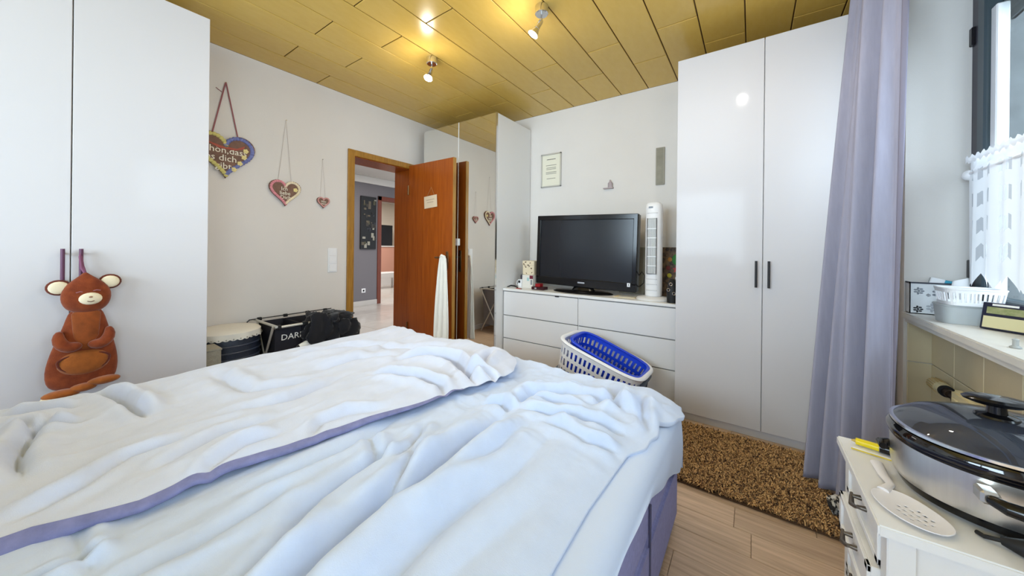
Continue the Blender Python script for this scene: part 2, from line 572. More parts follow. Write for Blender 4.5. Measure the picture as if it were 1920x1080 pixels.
h.sweep([(-2.437, 2.372, 1.01), (-2.437, 2.325, 1.01), (-2.45, 2.318, 1.01), (-2.555, 2.318, 1.008)], 0.0085, n=10)
h.box(-2.455, -2.42, 2.408, 2.416, 0.86, 1.08, bev=0.004)
h.sweep([(-2.437, 2.41, 1.01), (-2.437, 2.448, 1.01), (-2.45, 2.452, 1.01), (-2.545, 2.452, 1.008)], 0.0085, n=10)
h.build('handle', mat('bronze_handle', (120, 92, 62), 0.35, metal=0.8), lf, True)
h = MB()
for z in (0.25, 1.72): h.cyl((-3.035, 2.366, z - 0.05), (-3.035, 2.366, z + 0.05), 0.008)
h.build('hinge', mat('bronze_handle', (120, 92, 62)), lf, True)

hy0, hy1 = -0.4, 7.0
fh = struct(bx('floor_hall', mat('hall_grout', (150, 146, 140), 0.8), None, HX - 3.2, XL - 0.0, hy0, hy1, -0.06, -0.004))
_t6 = 0.6
_tm = mesh_of(MB().box(-0.298, 0.298, -0.298, 0.298, -0.006, 0.0, bev=0.0015), 'tile', HALLT)
for i in range(10):
    for j in range(10):
        cx, cy = -3.63 - i * _t6, 1.2 + j * _t6
        if cx < HX - 3.0: continue
        piece('tile', _tm, fh, (cx, cy, 0))
struct(bx('ceiling_hall', WALL, None, HX - 3.2, XL - 0.27, hy0, hy1, 2.43, 2.5))
HDY0 = 3.99                                                  # far doorway
w = MB()
w.box(HX - 0.12, HX, hy0, HDY0, 0, 2.43)
w.box(HX - 0.12, HX, HDY0, HDY0 + 0.85, 2.02, 2.43)
w.box(HX - 0.12, HX, HDY0 + 0.85, hy1, 0, 2.43)
struct(w.build('wall_hall', HALLGREY))
struct(bx('wall_hall_far', WALL, None, HX - 3.3, XL - 0.27, hy1, hy1 + 0.1, 0, 2.43))
struct(bx('wall_hall_near', WALL, None, HX - 3.3, XL - 0.27, hy0 - 0.1, hy0, 0, 2.43))
struct(bx('wall_beyond', mat('warm_white_wall', (238, 228, 212), 0.85), None, HX - 3.3, HX - 3.2, hy0, hy1, 0, 2.43))
struct(bx('baseboard_hall', mat('stone_skirting', (200, 194, 188), 0.3), None, HX, HX + 0.015, hy0, HDY0 - 0.07, 0, 0.09, bev=0.003))
struct(bx('trim_4', WALL, None, HX, HX + 0.03, hy0, hy1, 2.30, 2.43, bev=0.01))
d2 = bpy.data.objects.new('door_2', None); COL.objects.link(d2); d2.location = (HX, HDY0 + 0.4, 0); struct(d2)
cs = MB()
cs.box(HX - 0.13, HX + 0.018, HDY0 - 0.07, HDY0 + 0.01, 0, 2.09, bev=0.004)
cs.box(HX - 0.13, HX + 0.018, HDY0 + 0.84, HDY0 + 0.92, 0, 2.09, bev=0.004)
cs.box(HX - 0.13, HX + 0.018, HDY0 - 0.07, HDY0 + 0.92, 2.01, 2.09, bev=0.004)
cs.build('casing', mat('red_brown_casing', (120, 52, 28), 0.4, var=0.15, scale=8, stretch=(8, 8, 1)), d2)
area = area_light('beyond_fill', (HX - 1.6, 4.6, 2.38), (0, 0, -1), 1.6, 1.6, 45, (1.0, 0.97, 0.93))  # fill light under the ceiling of the far room, no window modelled
# hall picture
hp = thing('hall_picture', (HX, 3.71, 1.06), 'tall narrow dark collage picture on the grey hall wall', 'picture')
bx('frame', BLACKR, hp, HX, HX + 0.03, 3.555, 3.875, 1.06, 2.05, bev=0.004)
PAL = [mat('collage_%d' % k, c, 0.5) for k, c in enumerate(((92, 82, 66), (56, 50, 44), (150, 146, 132), (72, 68, 48), (44, 44, 50), (36, 33, 32)))]
random.seed(12)
for k in range(34):
    y, z = random.uniform(3.57, 3.83), random.uniform(1.08, 1.98)
    mb = MB()
    dy, dz = random.uniform(0.02, 0.07), random.uniform(0.02, 0.09)
    mb.box(HX + 0.03, HX + 0.031 + k * 0.0002, y, min(y + dy, 3.868), z, min(z + dz, 2.04))
    if k % 3 == 0:
        mb.ball((HX + 0.032 + k * 0.0002, y + dy / 2, z + dz / 2), 0.006, dy * 0.4, dz * 0.4, n=10)
    mb.build('collage_patch', PAL[random.randint(0, 5)], hp)
so = thing('wall_socket', (HX, 3.64, 0.28), 'white wall socket low on the grey hall wall', 'socket')
bx('plate', WHITE2, so, HX, HX + 0.01, 3.60, 3.68, 0.24, 0.32, bev=0.003)
MB().lathe([(0.026, 0), (0.026, 0.004), (0.018, 0.004), (0.018, 0.001), (0.0, 0.001)], n=20, M=Matrix.Translation((HX + 0.009, 3.64, 0.28)) @ Matrix.Rotation(PI / 2, 4, 'Y')).build('socket_well', WHITE2, so)
# furniture glimpsed through the far doorway
tv2 = thing('television', (HX - 2.6, 5.5, 1.15), 'dark television glimpsed through the far hall doorway', 'television')
bx('cabinet', BLACKP, tv2, HX - 2.9, HX - 2.84, 5.1, 6.3, 1.14, 1.74, bev=0.006)
bx('screen', SCREEN, tv2, HX - 2.842, HX - 2.838, 5.12, 6.28, 1.15, 1.70)
cb = thing('pink_cabinet', (HX - 2.7, 5.5, 0), 'salmon pink cabinet under the far television', 'cabinet')
bx('body', mat('salmon_front', (214, 160, 140), 0.5), cb, HX - 3.1, HX - 2.7, 5.15, 6.3, 0.3, 1.10, bev=0.006)
bx('top', WHITE, cb, HX - 3.1, HX - 2.68, 5.12, 6.32, 1.10, 1.13, bev=0.004)
bx('door', mat('salmon_front', (214, 160, 140), 0.5), cb, HX - 2.7, HX - 2.685, 5.17, 5.7, 0.33, 1.08, bev=0.003)
bx('plinth', WHITE, cb, HX - 3.1, HX - 2.72, 5.17, 6.28, 0.0, 0.3)
st = thing('white_bench', (HX - 1.8, 5.0, 0), 'low pale bench inside the room beyond the hall', 'bench')
bx('seat', WHITE, st, HX - 2.3, HX - 1.9, 4.7, 5.9, 0.28, 0.42, bev=0.01)
for dx in (-2.26, -1.96):
    for y in (4.75, 5.85): bx('leg', WHITE, st, HX + dx, HX + dx + 0.04, y, y + 0.04, 0, 0.28)
bg2 = thing('dark_bag', (HX - 2.1, 5.0, 0.42), 'dark bag lying on the pale bench beyond the hall', 'bag')
MB().loft([((HX - 2.1, 5.05, 0.42), (0.12, 0, 0), (0, 0.22, 0)), ((HX - 2.1, 5.05, 0.55), (0.11, 0, 0), (0, 0.2, 0)), ((HX - 2.1, 5.0, 0.66), (0.04, 0, 0), (0, 0.1, 0))]).build('body', BLACKR, bg2, True)
MB().sweep([(HX - 2.1, 4.95, 0.64), (HX - 2.1, 4.93, 0.72), (HX - 2.1, 5.05, 0.74), (HX - 2.1, 5.1, 0.64)], 0.008).build('strap', BLACKR, bg2, True)

# ------------------------------------------------------------------ wardrobes
def bar_handle(parent, x, y, z0, z1, nrm, m):
    n = Vector(nrm)
    p = Vector((x, y, 0))
    mb = MB()
    a, b = p + n * 0.028 + Vector((0, 0, z0)), p + n * 0.028 + Vector((0, 0, z1))
    mb.sweep([a, b], 0.0065, n=10)
    for z in (z0 + 0.02, z1 - 0.02):
        mb.sweep([p + Vector((0, 0, z)), p + n * 0.028 + Vector((0, 0, z))], 0.005, n=8)
    return mb.build('handle', m, parent, True)

w1 = thing('wardrobe', (-2.76, 0.115, 0), 'gloss white wardrobe with the plush bear hanging on its handle', 'wardrobe')
bx('carcass', WHITE, w1, XL + 0.004, -2.492, -0.37, 0.58, 0.055, 2.355, bev=0.002)
bx('plinth', WHITE, w1, XL + 0.01, -2.54, -0.365, 0.575, 0.0, 0.055)
PURP = mat('plum_handle', (92, 52, 78), 0.5)
for y0, y1, hy in ((-0.37, 0.1125, 0.092), (0.1165, 0.58, 0.142)):
    d = bx('door', GLOSS, w1, -2.490, -2.470, y0, y1, 0.06, 2.36, bev=0.0015)
    bar_handle(d, -2.470, hy, 0.925, 1.085, (1, 0, 0), PURP)

w2 = thing('mirrored_wardrobe', (-2.43, 2.78, 0), 'white corner wardrobe with two mirrored doors behind the open door', 'wardrobe')
cc = MB()
cc.box(-2.925, -1.93, 2.502, 3.075, 0.05, 2.36, bev=0.002)
cc.build('carcass', WHITE, w2)
bx('plinth', WHITE, w2, -2.92, -1.94, 2.53, 3.07, 0, 0.05)
for x0, x1 in ((-2.925, -2.4085), (-2.4045, -1.935)):
    d = bx('door', WHITE, w2, x0, x1, 2.484, 2.502, 0.055, 2.36, bev=0.001)
    bx('mirror', MIRROR, d, x0 + 0.002, x1 - 0.004, 2.481, 2.484, 0.057, 2.358)
tag(bx('edge_trim', CHROME, w2, -1.937, -1.930, 2.479, 2.502, 0.05, 2.36), 'slim silver edge profile')
tag(bx('latch', WHITE2, w2, -2.425, -2.388, 2.464, 2.481, 1.128, 1.198, bev=0.004), 'small white child lock')

w3 = thing('wardrobe', (0.06, 2.78, 0), 'tall white two-door wardrobe standing beside the curtain', 'wardrobe')
bx('carcass', WHITE, w3, -0.41, 0.55, 2.502, 3.07, 0.05, 2.36, bev=0.002)
tag(bx('plinth', mat('grey_white_plinth', (206, 204, 208), 0.4), w3, -0.408, 0.548, 2.50, 3.06, 0.0, 0.05), 'recessed plinth')
for x0, x1, hx in ((-0.41, 0.0515, 0.022), (0.0555, 0.55, 0.082)):
    d = bx('door', GLOSS, w3, x0, x1, 2.480, 2.500, 0.05, 2.36, bev=0.0015)
    bar_handle(d, hx, 2.480, 0.895, 1.05, (0, -1, 0), BLACKM)

# ------------------------------------------------------------------ chest of drawers
cd = thing('chest_of_drawers', (-1.17, 2.84, 0), 'long low white six-drawer chest carrying the television', 'chest of drawers')
bx('carcass', WHITE, cd, -1.921, -0.421, 2.625, 3.06, 0.045, 0.708)
bx('top', WHITE, cd, -1.925, -0.418, 2.600, 3.064, 0.708, 0.73, bev=0.002)
bx('plinth', WHITE, cd, -1.915, -0.425, 2.66, 3.05, 0, 0.045)
for z0, z1 in ((0.05, 0.259), (0.267, 0.474), (0.482, 0.700)):
    for x0, x1 in ((-1.918, -1.164), (-1.160, -0.421)):
        d = bx('drawer', SATIN, cd, x0, x1, 2.605, 2.625, z0, z1, bev=0.0015)
        tag(bx('grip_groove', mat('grey_groove', (120, 118, 120), 0.6), d, x0 + 0.004, x1 - 0.004, 2.615, 2.626, z1 + 0.0005, z1 + 0.007), 'grey finger groove')
        if x0 < -1.5 and z0 > 0.4:
            tag(bx('clip', BLACKM, d, -1.372, -1.335, 2.598, 2.606, z1 - 0.004, z1 + 0.004, bev=0.001), 'tiny dark clip')

# ------------------------------------------------------------------ television and what stands around it
TM = Matrix.Translation((-1.21, 2.82, 0.73)) @ Matrix.Rotation(math.radians(1.3), 4, 'Y')
tv = thing('television', (-1.21, 2.82, 0.73), 'black flat-screen television standing on the long white chest', 'television')
def tb(name, m, *a, **k):
    mb = MB(); mb.M = TM; mb.box(*a, **k); return mb.build(name, m, tv)
tb('cabinet', BLACKP, -0.46, 0.46, -0.03, 0.045, 0.045, 0.675, bev=0.008, seg=2)
fr = MB(); fr.M = TM
fr.box(-0.46, 0.46, -0.045, -0.028, 0.632, 0.675, bev=0.004); fr.box(-0.46, 0.46, -0.045, -0.028, 0.045, 0.115, bev=0.004)
fr.box(-0.46, -0.425, -0.045, -0.028, 0.10, 0.64, bev=0.004); fr.box(0.425, 0.46, -0.045, -0.028, 0.10, 0.64, bev=0.004)
fr.build('bezel', BLACKP, tv)
tb('screen', SCREEN, -0.426, 0.426, -0.034, -0.028, 0.113, 0.634)
sd = MB(); sd.lathe([(0.0, 0.0), (0.27, 0.0), (0.272, 0.006), (0.25, 0.014), (0.0, 0.02)], c=(-1.20, 2.775, 0.7303), n=40, sx=1.0, sy=0.46)
sd.build('stand', BLACKP, tv, True)
nk = MB(); nk.loft([((-1.20, 2.80, 0.745), (0.11, 0, 0), (0, 0.03, 0)), ((-1.205, 2.815, 0.80), (0.07, 0, 0), (0, 0.02, 0))]); nk.build('neck', BLACKP, tv, True)
tag(tb('badge', mat('silver_badge', (190, 192, 198), 0.3, metal=0.7), -0.035, 0.028, -0.0475, -0.0445, 0.078, 0.090), 'small silver badge')
tag(tb('sticker', WHITE2, 0.392, 0.416, -0.0472, -0.0446, 0.088, 0.118), 'white sticker')
tag(tb('sticker_mark', BLACKR, 0.402, 0.406, -0.0478, -0.047, 0.096, 0.112), 'dark mark on the sticker')
cbl = MB()
cbl.sweep([(-0.745, 2.86, 0.90), (-0.725, 2.87, 0.93), (-0.705, 2.87, 0.90), (-0.71, 2.87, 0.84), (-0.74, 2.86, 0.81), (-0.80, 2.87, 0.80)], 0.004, n=6)
cbl.build('cable', BLACKR, tv, True)

gp = thing('leaning_panel', (-0.80, 3.03, 0.73), 'plain grey board leaning on the wall behind the television', 'board')
GPM = Matrix.Translation((-0.83, 3.0, 0.731)) @ Matrix.Rotation(math.radians(-7), 4, 'X')
mb = MB(); mb.M = GPM; mb.box(-0.12, 0.09, -0.008, 0.008, 0, 0.405, bev=0.002); mb.build('board', mat('taupe_board', (158, 152, 136), 0.7), gp)
mb = MB(); mb.M = GPM; mb.box(-0.12, 0.09, -0.010, -0.006, 0.397, 0.405, bev=0.001); mb.build('edge', mat('pale_edge', (200, 196, 184), 0.6), gp)

tf = thing('tower_fan', (-0.615, 2.775, 0.73), 'slim white tower fan standing between television and wardrobe', 'fan')
mb = MB(); mb.lathe([(0.0, 0), (0.118, 0), (0.12, 0.006), (0.11, 0.016), (0.07, 0.024), (0.0, 0.024)], c=(-0.615, 2.755, 0.7305), n=36); mb.build('base', WHITE2, tf, True)
mb = MB(); mb.lathe([(0.048, 0.02), (0.058, 0.03), (0.060, 0.10), (0.060, 0.70), (0.056, 0.726), (0.044, 0.738), (0, 0.738)], c=(-0.615, 2.775, 0.73), n=32, power=2.6); mb.build('housing', WHITE2, tf, True)
gy = 2.775 - 0.0600
mb = MB(); mb.box(-0.648, -0.585, gy - 0.002, gy + 0.004, 0.925, 1.345, bev=0.004); tag(mb.build('vent_panel', mat('grey_vent', (176, 178, 178), 0.5), tf), 'grey vent opening')
for k in range(7):
    xx = -0.641 + k * 0.0083
    tag(bx('vent_slat', mat('vent_slat', (216, 217, 216), 0.45), tf, xx - 0.0022, xx + 0.0022, gy - 0.007, gy, 0.93, 1.34), None)
mb = MB()
for k in range(5): mb.box(-0.648, -0.585, gy - 0.0085, gy - 0.003, 0.985 + k * 0.07, 0.991 + k * 0.07)
mb.build('vent_crossbar', WHITE2, tf)
mb = MB(); pts = [(-0.650, gy - 0.006, 0.925), (-0.583, gy - 0.006, 0.925), (-0.583, gy - 0.006, 1.347), (-0.650, gy - 0.006, 1.347), (-0.650, gy - 0.006, 0.925)]
mb.sweep(pts, 0.0025, n=6); mb.build('vent_rim', mat('dark_grey_rim', (92, 92, 94), 0.5), tf)
tag(bx('display', BLACKP, tf, -0.642, -0.612, gy - 0.003, gy + 0.004, 1.424, 1.436, bev=0.001), 'small dark display')
mb = MB()
for z in (0.80, 0.845, 0.885, 1.385): mb.box(-0.655, -0.578, gy - 0.001, gy + 0.006, z, z + 0.003)
mb.build('seam', mat('pale_seam', (190, 190, 190), 0.6), tf)

cv = thing('colourful_picture', (-0.53, 3.0, 0.73), 'colourful canvas with green leaf and red star behind the fan', 'picture')
CM = Matrix.Translation((-0.515, 3.0, 0.731)) @ Matrix.Rotation(math.radians(-6), 4, 'X')
def cvb(name, m, *a, **k):
    mb = MB(); mb.M = CM; mb.box(*a, **k); return mb.build(name, m, cv)
cvb('canvas', mat('mottled_canvas', (58, 46, 42), 0.6, rgb2=(120, 96, 70), scale=30, thresh=(0.4, 0.6)), -0.095, 0.095, -0.012, 0.0, 0, 0.40, bev=0.002)
mb = MB(); mb.M = CM; mb.ball((0.02, -0.012, 0.30), 0.034, 0.003, 0.045); tag(mb.build('leaf', mat('leaf_green', (44, 128, 44), 0.5), cv, True), 'green leaf shape')
sp = []
for k in range(10):
    a = PI / 2 + k * PI / 5; r = 0.032 if k % 2 == 0 else 0.013
    sp.append((math.cos(a) * r, math.sin(a) * r))
mb = MB(); mb.M = CM; mb.prism(sp, 0.004, ((0.02, -0.013, 0.22), (1, 0, 0), (0, 0, 1), (0, -1, 0))); tag(mb.build('star', mat('star_red', (188, 44, 36), 0.5), cv), 'red star shape')
for k, (x, z, c) in enumerate(((-0.03, 0.30, (176, 120, 50)), (-0.03, 0.17, (196, 184, 40)), (0.03, 0.15, (208, 206, 204)), (-0.04, 0.23, (120, 40, 34)), (0.0, 0.12, (120, 120, 150)), (0.03, 0.36, (120, 112, 104)))):
    mb = MB(); mb.M = CM; mb.ball((x, -0.012, z), 0.018, 0.003, 0.018, n=10); mb.build('patch', mat('patch_%d' % k, c, 0.5), cv, True)
bg = thing('black_bag', (-0.455, 2.66, 0.73), 'small black bag with metal rings on the chest by the wardrobe', 'bag')
mb = MB(); mb.loft([((-0.462, 2.66, 0.731), (0.035, 0, 0), (0, 0.03, 0)), ((-0.462, 2.66, 0.80), (0.038, 0, 0), (0, 0.036, 0)), ((-0.462, 2.665, 0.87), (0.030, 0, 0), (0, 0.03, 0)), ((-0.465, 2.67, 0.90), (0.014, 0, 0), (0, 0.012, 0))]); mb.build('body', BLACKR, bg, True)
for x, z in ((-0.482, 0.825), (-0.446, 0.80), (-0.468, 0.865)):
    mb = MB(); mb.sweep([(x + 0.010 * math.cos(a), 2.622 + (0.004 if z < 0.85 else 0.012), z + 0.010 * math.sin(a)) for a in [k * PI / 6 for k in range(13)]], 0.0022, n=6, cap=False); mb.build('ring', CHROME, bg, True)

# little things left of the television
wb = thing('white_carton', (-1.71, 2.78, 0.73), 'white carton with dark red corner label left of the television', 'box')
bx('carton', mat('white_card', (226, 222, 214), 0.6), wb, -1.80, -1.682, 2.74, 2.84, 0.7305, 0.855, bev=0.002)
tag(bx('label', mat('wine_label', (110, 18, 48), 0.5), wb, -1.716, -1.681, 2.7385, 2.742, 0.82, 0.852), 'dark red label')
tag(bx('barcode', mat('grey_bars', (130, 130, 132), 0.5), wb, -1.705, -1.688, 2.7385, 2.741, 0.765, 0.812), 'grey barcode')
bx('picture_print', mat('teal_print', (160, 196, 196), 0.5), wb, -1.745, -1.722, 2.7385, 2.741, 0.80, 0.83)
tb2 = thing('patterned_box', (-1.74, 2.83, 0.856), 'cream box with brown leaf sprigs stacked on the white carton', 'box')
bx('box', mat('cream_card', (222, 208, 180), 0.6), tb2, -1.812, -1.686, 2.765, 2.885, 0.856, 0.965, bev=0.003)
bx('lid', mat('cream_card', (222, 208, 180), 0.6), tb2, -1.815, -1.684, 2.762, 2.888, 0.945, 0.988, bev=0.003)
random.seed(3)
for k in range(14):
    x, z = random.uniform(-1.80, -1.696), random.uniform(0.866, 0.978)
    mb = MB(); mb.ball((0, 0, 0), 0.009, 0.0012, 0.004, n=8, M=Matrix.Translation((x, 2.7615 if z > 0.945 else 2.7645, z)) @ Matrix.Rotation(random.uniform(-1, 1), 4, 'Y'))
    mb.build('sprig', mat('sprig_brown', (90, 66, 44), 0.6), tb2)
yl = thing('yellow_flower', (-1.685, 2.93, 0.73), 'yellow green artificial flower sprig behind the boxes', 'flower')
mb = MB(); mb.sweep([(-1.74, 2.935, 0.735), (-1.73, 2.93, 0.95), (-1.72, 2.93, 1.08)], 0.003, n=6); mb.build('stem', mat('sprig_green', (126, 140, 50), 0.6), yl, True)
for x, z in ((-1.72, 1.08), (-1.735, 1.05), (-1.71, 1.04), (-1.725, 1.0)):
    mb = MB(); mb.ball((x, 2.925, z), 0.013, 0.006, 0.011, n=8); mb.build('blossom', mat('lemon_petal', (206, 196, 66), 0.6), yl, True)
mb = MB(); mb.lathe([(0.0, 0), (0.022, 0), (0.026, 0.04), (0.02, 0.07), (0.015, 0.07), (0.0, 0.01)], c=(-1.74, 2.935, 0.7305), n=16); mb.build('vase', WHITE2, yl, True)
cn = thing('white_mug', (-1.83, 2.77, 0.73), 'small white mug with dark print beside the carton', 'mug')
mb = MB(); mb.lathe([(0.0, 0), (0.028, 0), (0.030, 0.075), (0.027, 0.075), (0.025, 0.006), (0.0, 0.006)], c=(-1.835, 2.77, 0.7305), n=20); mb.build('cup', WHITE2, cn, True)
mb = MB(); mb.sweep([(-1.865, 2.77, 0.79), (-1.884, 2.77, 0.785), (-1.884, 2.77, 0.755), (-1.864, 2.77, 0.748)], 0.004, n=8); mb.build('handle', WHITE2, cn, True)
bx('print', BLACKR, cn, -1.845, -1.823, 2.7385, 2.742, 0.775, 0.798)
tc2 = thing('dark_tea_light', (-1.815, 2.86, 0.73), 'dark round holder peeping out behind the white mug', 'candle holder')
mb = MB(); mb.lathe([(0.0, 0), (0.03, 0), (0.034, 0.10), (0.028, 0.115), (0.024, 0.115), (0.022, 0.06), (0.0, 0.06)], c=(-1.86, 2.86, 0.7305), n=18); mb.build('holder', mat('smoked_glass', (64, 60, 76), 0.15), tc2, True)
mb = MB(); mb.cyl((-1.86, 2.86, 0.80), (-1.86, 2.86, 0.835), 0.018); mb.build('candle', WHITE2, tc2, True)
rm = thing('dark_remote', (-1.86, 2.67, 0.73), 'black curved remote lying at the left end of the chest', 'remote')
mb = MB(); mb.sweep([(-1.915, 2.66, 0.738), (-1.88, 2.672, 0.752), (-1.84, 2.675, 0.748), (-1.80, 2.665, 0.738)], [0.008, 0.012, 0.012, 0.007], n=10, flat=0.6); mb.build('body', BLACKP, rm, True)
mb = MB(); mb.ball((-1.86, 2.668, 0.757), 0.006, 0.004, 0.003, n=8); mb.build('button', mat('grey_button', (90, 90, 96), 0.4), rm)
pn = thing('red_pen', (-1.79, 2.64, 0.73), 'short red pen lying in front of the white carton', 'pen')
mb = MB(); mb.sweep([(-1.80, 2.642, 0.7345), (-1.74, 2.634, 0.7345)], 0.0038, n=8); mb.build('barrel', mat('pen_red', (160, 42, 38), 0.4), pn, True)
mb = MB(); mb.sweep([(-1.74, 2.634, 0.7345), (-1.728, 2.6325, 0.7345)], [0.0036, 0.001], n=8); mb.build('tip', BLACKP, pn, True)
rb = thing('red_box', (-1.57, 2.70, 0.73), 'small dark red box in front of the left television edge', 'box')
bx('lower_box', mat('dark_red_black', (52, 12, 22), 0.3), rb, -1.66, -1.53, 2.68, 2.76, 0.7305, 0.757, bev=0.003)
bx('upper_box', mat('signal_red', (150, 16, 26), 0.35), rb, -1.625, -1.575, 2.69, 2.75, 0.757, 0.785, bev=0.003)
bx('label', mat('grey_label', (176, 168, 170), 0.5), rb, -1.625, -1.605, 2.679, 2.682, 0.738, 0.75)
pp = thing('paper_strip', (-0.84, 2.72, 0.73), 'cream paper lying beneath the right television corner', 'paper')
mb = MB(); mb.box(-0.90, -0.73, 2.69, 2.80, 0.7305, 0.734); mb.build('sheet', mat('cream_paper', (222, 206, 170), 0.7), pp)
mb = MB(); mb.box(-0.88, -0.76, 2.70, 2.79, 0.734, 0.737, M=Matrix.Translation((0.02, 0.004, 0))); mb.build('top_sheet', mat('grey_paper', (190, 186, 176), 0.7), pp)

# ------------------------------------------------------------------ on the back wall
ct = thing('framed_certificate', (-1.68, YB, 1.735), 'small silver-framed certificate on the wall above the television', 'picture')
y0, y1 = YB - 0.016, YB - 0.001
mb = MB()
mb.box(-1.795, -1.566, y0, y1, 1.735, 1.749, bev=0.002); mb.box(-1.795, -1.566, y0, y1, 2.063, 2.077, bev=0.002)
mb.box(-1.795, -1.782, y0, y1, 1.735, 2.077, bev=0.002); mb.box(-1.579, -1.566, y0, y1, 1.735, 2.077, bev=0.002)
mb.build('frame', mat('silver_frame', (198, 196, 190), 0.3, metal=0.6), ct)
bx('sheet', mat('certificate_paper', (226, 222, 204), 0.7), ct, -1.782, -1.579, YB - 0.008, y1, 1.749, 2.063)
INK = mat('grey_ink', (150, 146, 134), 0.8)
for k, (z, hw) in enumerate(((2.015, 0.05), (1.955, 0.06), (1.93, 0.055), (1.915, 0.055), (1.885, 0.06), (1.87, 0.06), (1.82, 0.05))):
    bx('text_line', mat('dark_ink', (84, 80, 72), 0.8) if k == 0 else INK, ct, -1.68 - hw, -1.68 + hw, YB - 0.0092, YB - 0.0078, z, z + 0.006)
nm = thing('narrow_picture', (-0.64, YB, 1.655), 'narrow dim taupe picture on the wall above the tower fan', 'picture')
bx('frame', mat('taupe_frame', (148, 142, 126), 0.5), nm, -0.672, -0.603, YB - 0.014, YB - 0.001, 1.657, 1.972, bev=0.002)
bx('print', mat('taupe_print', (122, 116, 100), 0.5, rgb2=(150, 144, 126), scale=10), nm, -0.664, -0.615, YB - 0.016, YB - 0.012, 1.665, 1.964)
ln = thing('wall_bottle_shelf', (-1.06, YB, 1.67), 'tiny wall shelf with a small grey mauve bottle', 'shelf')
bx('board', mat('mauve_wood', (176, 160, 160), 0.6), ln, -1.125, -1.035, YB - 0.03, YB - 0.001, 1.663, 1.672)
mb = MB(); mb.lathe([(0.0, 0), (0.021, 0), (0.021, 0.04), (0.006, 0.055), (0.006, 0.07), (0.0, 0.07)], c=(-1.062, YB - 0.022, 1.672), n=14, sy=0.35); mb.build('bottle', mat('mauve_glass', (168, 154, 158), 0.3), ln, True)

# ------------------------------------------------------------------ left wall
def heart_poly(n=48, hw=1.0):
    P = []
    for k in range(n):
        t = 2 * PI * k / n
        x = 16 * math.sin(t) ** 3
        z = 13 * math.cos(t) - 5 * math.cos(2 * t) - 2 * math.cos(3 * t) - math.cos(4 * t)
        P.append((x / 16 * hw, (z + 2.5) / 16 * hw))
    return P
GB = mat('gingerbread', (132, 98, 82), 0.7, var=0.2, scale=25)
ICING = mat('white_icing', (238, 232, 214), 0.6)
RIB = mat('mauve_ribbon', (150, 92, 96), 0.7)
def gingerbread_heart(yc, zc, hw, left_m, right_m, lines, size, label, apex, ribbon_m, bead, roses, ribw):
    t = thing('gingerbread_heart', (XL, yc, zc), label, 'gingerbread heart', 'gingerbread hearts on the wall')
    x = XL + 0.002
    MB().prism(heart_poly(48, hw), 0.016 + hw * 0.04, ((x, yc, zc), (0, 1, 0), (0, 0, 1), (1, 0, 0))).build('cake', GB, t)
    xf = x + 0.016 + hw * 0.04
    P = heart_poly(200, hw * 0.90)
    for side, mm in ((-1, left_m), (1, right_m)):
        mb = MB()
        sel = [p for p in P if p[0] * side > -0.002]
        L = 0; last = None
        for p in sel:
            if last is None or math.hypot(p[0] - last[0], p[1] - last[1]) > bead * 1.25:
                mb.ball((xf, yc + p[0], zc + p[1]), bead * 0.6, bead * 1.05, bead * 1.05, n=8)
                last = p
        mb.build('icing_border', mm, t, True)
    for body, dz, dy in lines:
        text('lettering', body, ICING, t, (xf + 0.001, yc + hw * (dy - 0.08), zc + dz * hw), (0, 1, 0), (0, 0, 1), size, 0.002)
    for (py, pz) in roses:
        mb = MB()
        for k in range(5):
            a = k * 2 * PI / 5
            mb.ball((xf + 0.004, yc + py * hw + 0.010 * math.cos(a), zc + pz * hw + 0.010 * math.sin(a)), 0.005, 0.008, 0.008, n=8)
        mb.ball((xf + 0.008, yc + py * hw, zc + pz * hw), 0.004, 0.005, 0.005, n=8)
        mb.build('icing_flower', mat('cream_yellow_icing', (232, 216, 150), 0.6), t, True)
    mb = MB()
    ay, az = apex
    for s in (-1, 1):
        mb.sweep([(XL + 0.006, yc + s * hw * 0.42, zc + hw * 0.86), (XL + 0.006, ay + s * ribw * 0.3, az)], ribw, n=6, flat=0.4)
    if ribw > 0.003:
        mb.sweep([(XL + 0.006, ay - 0.022, az - 0.075), (XL + 0.006, ay - 0.055, az - 0.055)], ribw, n=6, flat=0.4)
    mb.build('ribbon', ribbon_m, t)
    MB().cyl((XL, ay, az), (XL + 0.012, ay, az), 0.003, n=8).build('nail', CHROME, t)
    return t
YEL = mat('yellow_green_icing', (206, 196, 120), 0.6)
BLU = mat('royal_blue_icing', (88, 98, 160), 0.6, rgb2=(130, 136, 186), scale=60)
PNK = mat('pink_icing', (216, 140, 150), 0.6)
CRM = mat('cream_icing', (232, 218, 188), 0.6)
g1 = gingerbread_heart(0.806, 1.735, 0.172, YEL, BLU, [('Schön,dass', 0.22, 0), ('es', -0.10, -0.42), ('dich', -0.10, 0.14), ('gibt', -0.42, 0)], 0.062,
                  'largest gingerbread heart, yellow and blue rim, half behind the wardrobe', (0.806, 2.258), RIB, 0.0135,
                  [(0.66, 0.34), (0.60, 0.06), (0.46, -0.22), (0.26, -0.5)], 0.0042)
mb = MB(); mb.prism([(-0.13, 0.07), (-0.02, 0.045), (0.06, 0.045), (0.11, 0.075), (0.10, 0.05), (0.05, 0.03), (-0.04, 0.03)], 0.004, ((XL + 0.024, 0.806, 1.755), (0, 1, 0), (0, 0, 1), (1, 0, 0)))
tag(mb.build('ribbon_print', mat('red_icing', (168, 78, 60), 0.6), g1), 'red icing ribbon above the lettering')
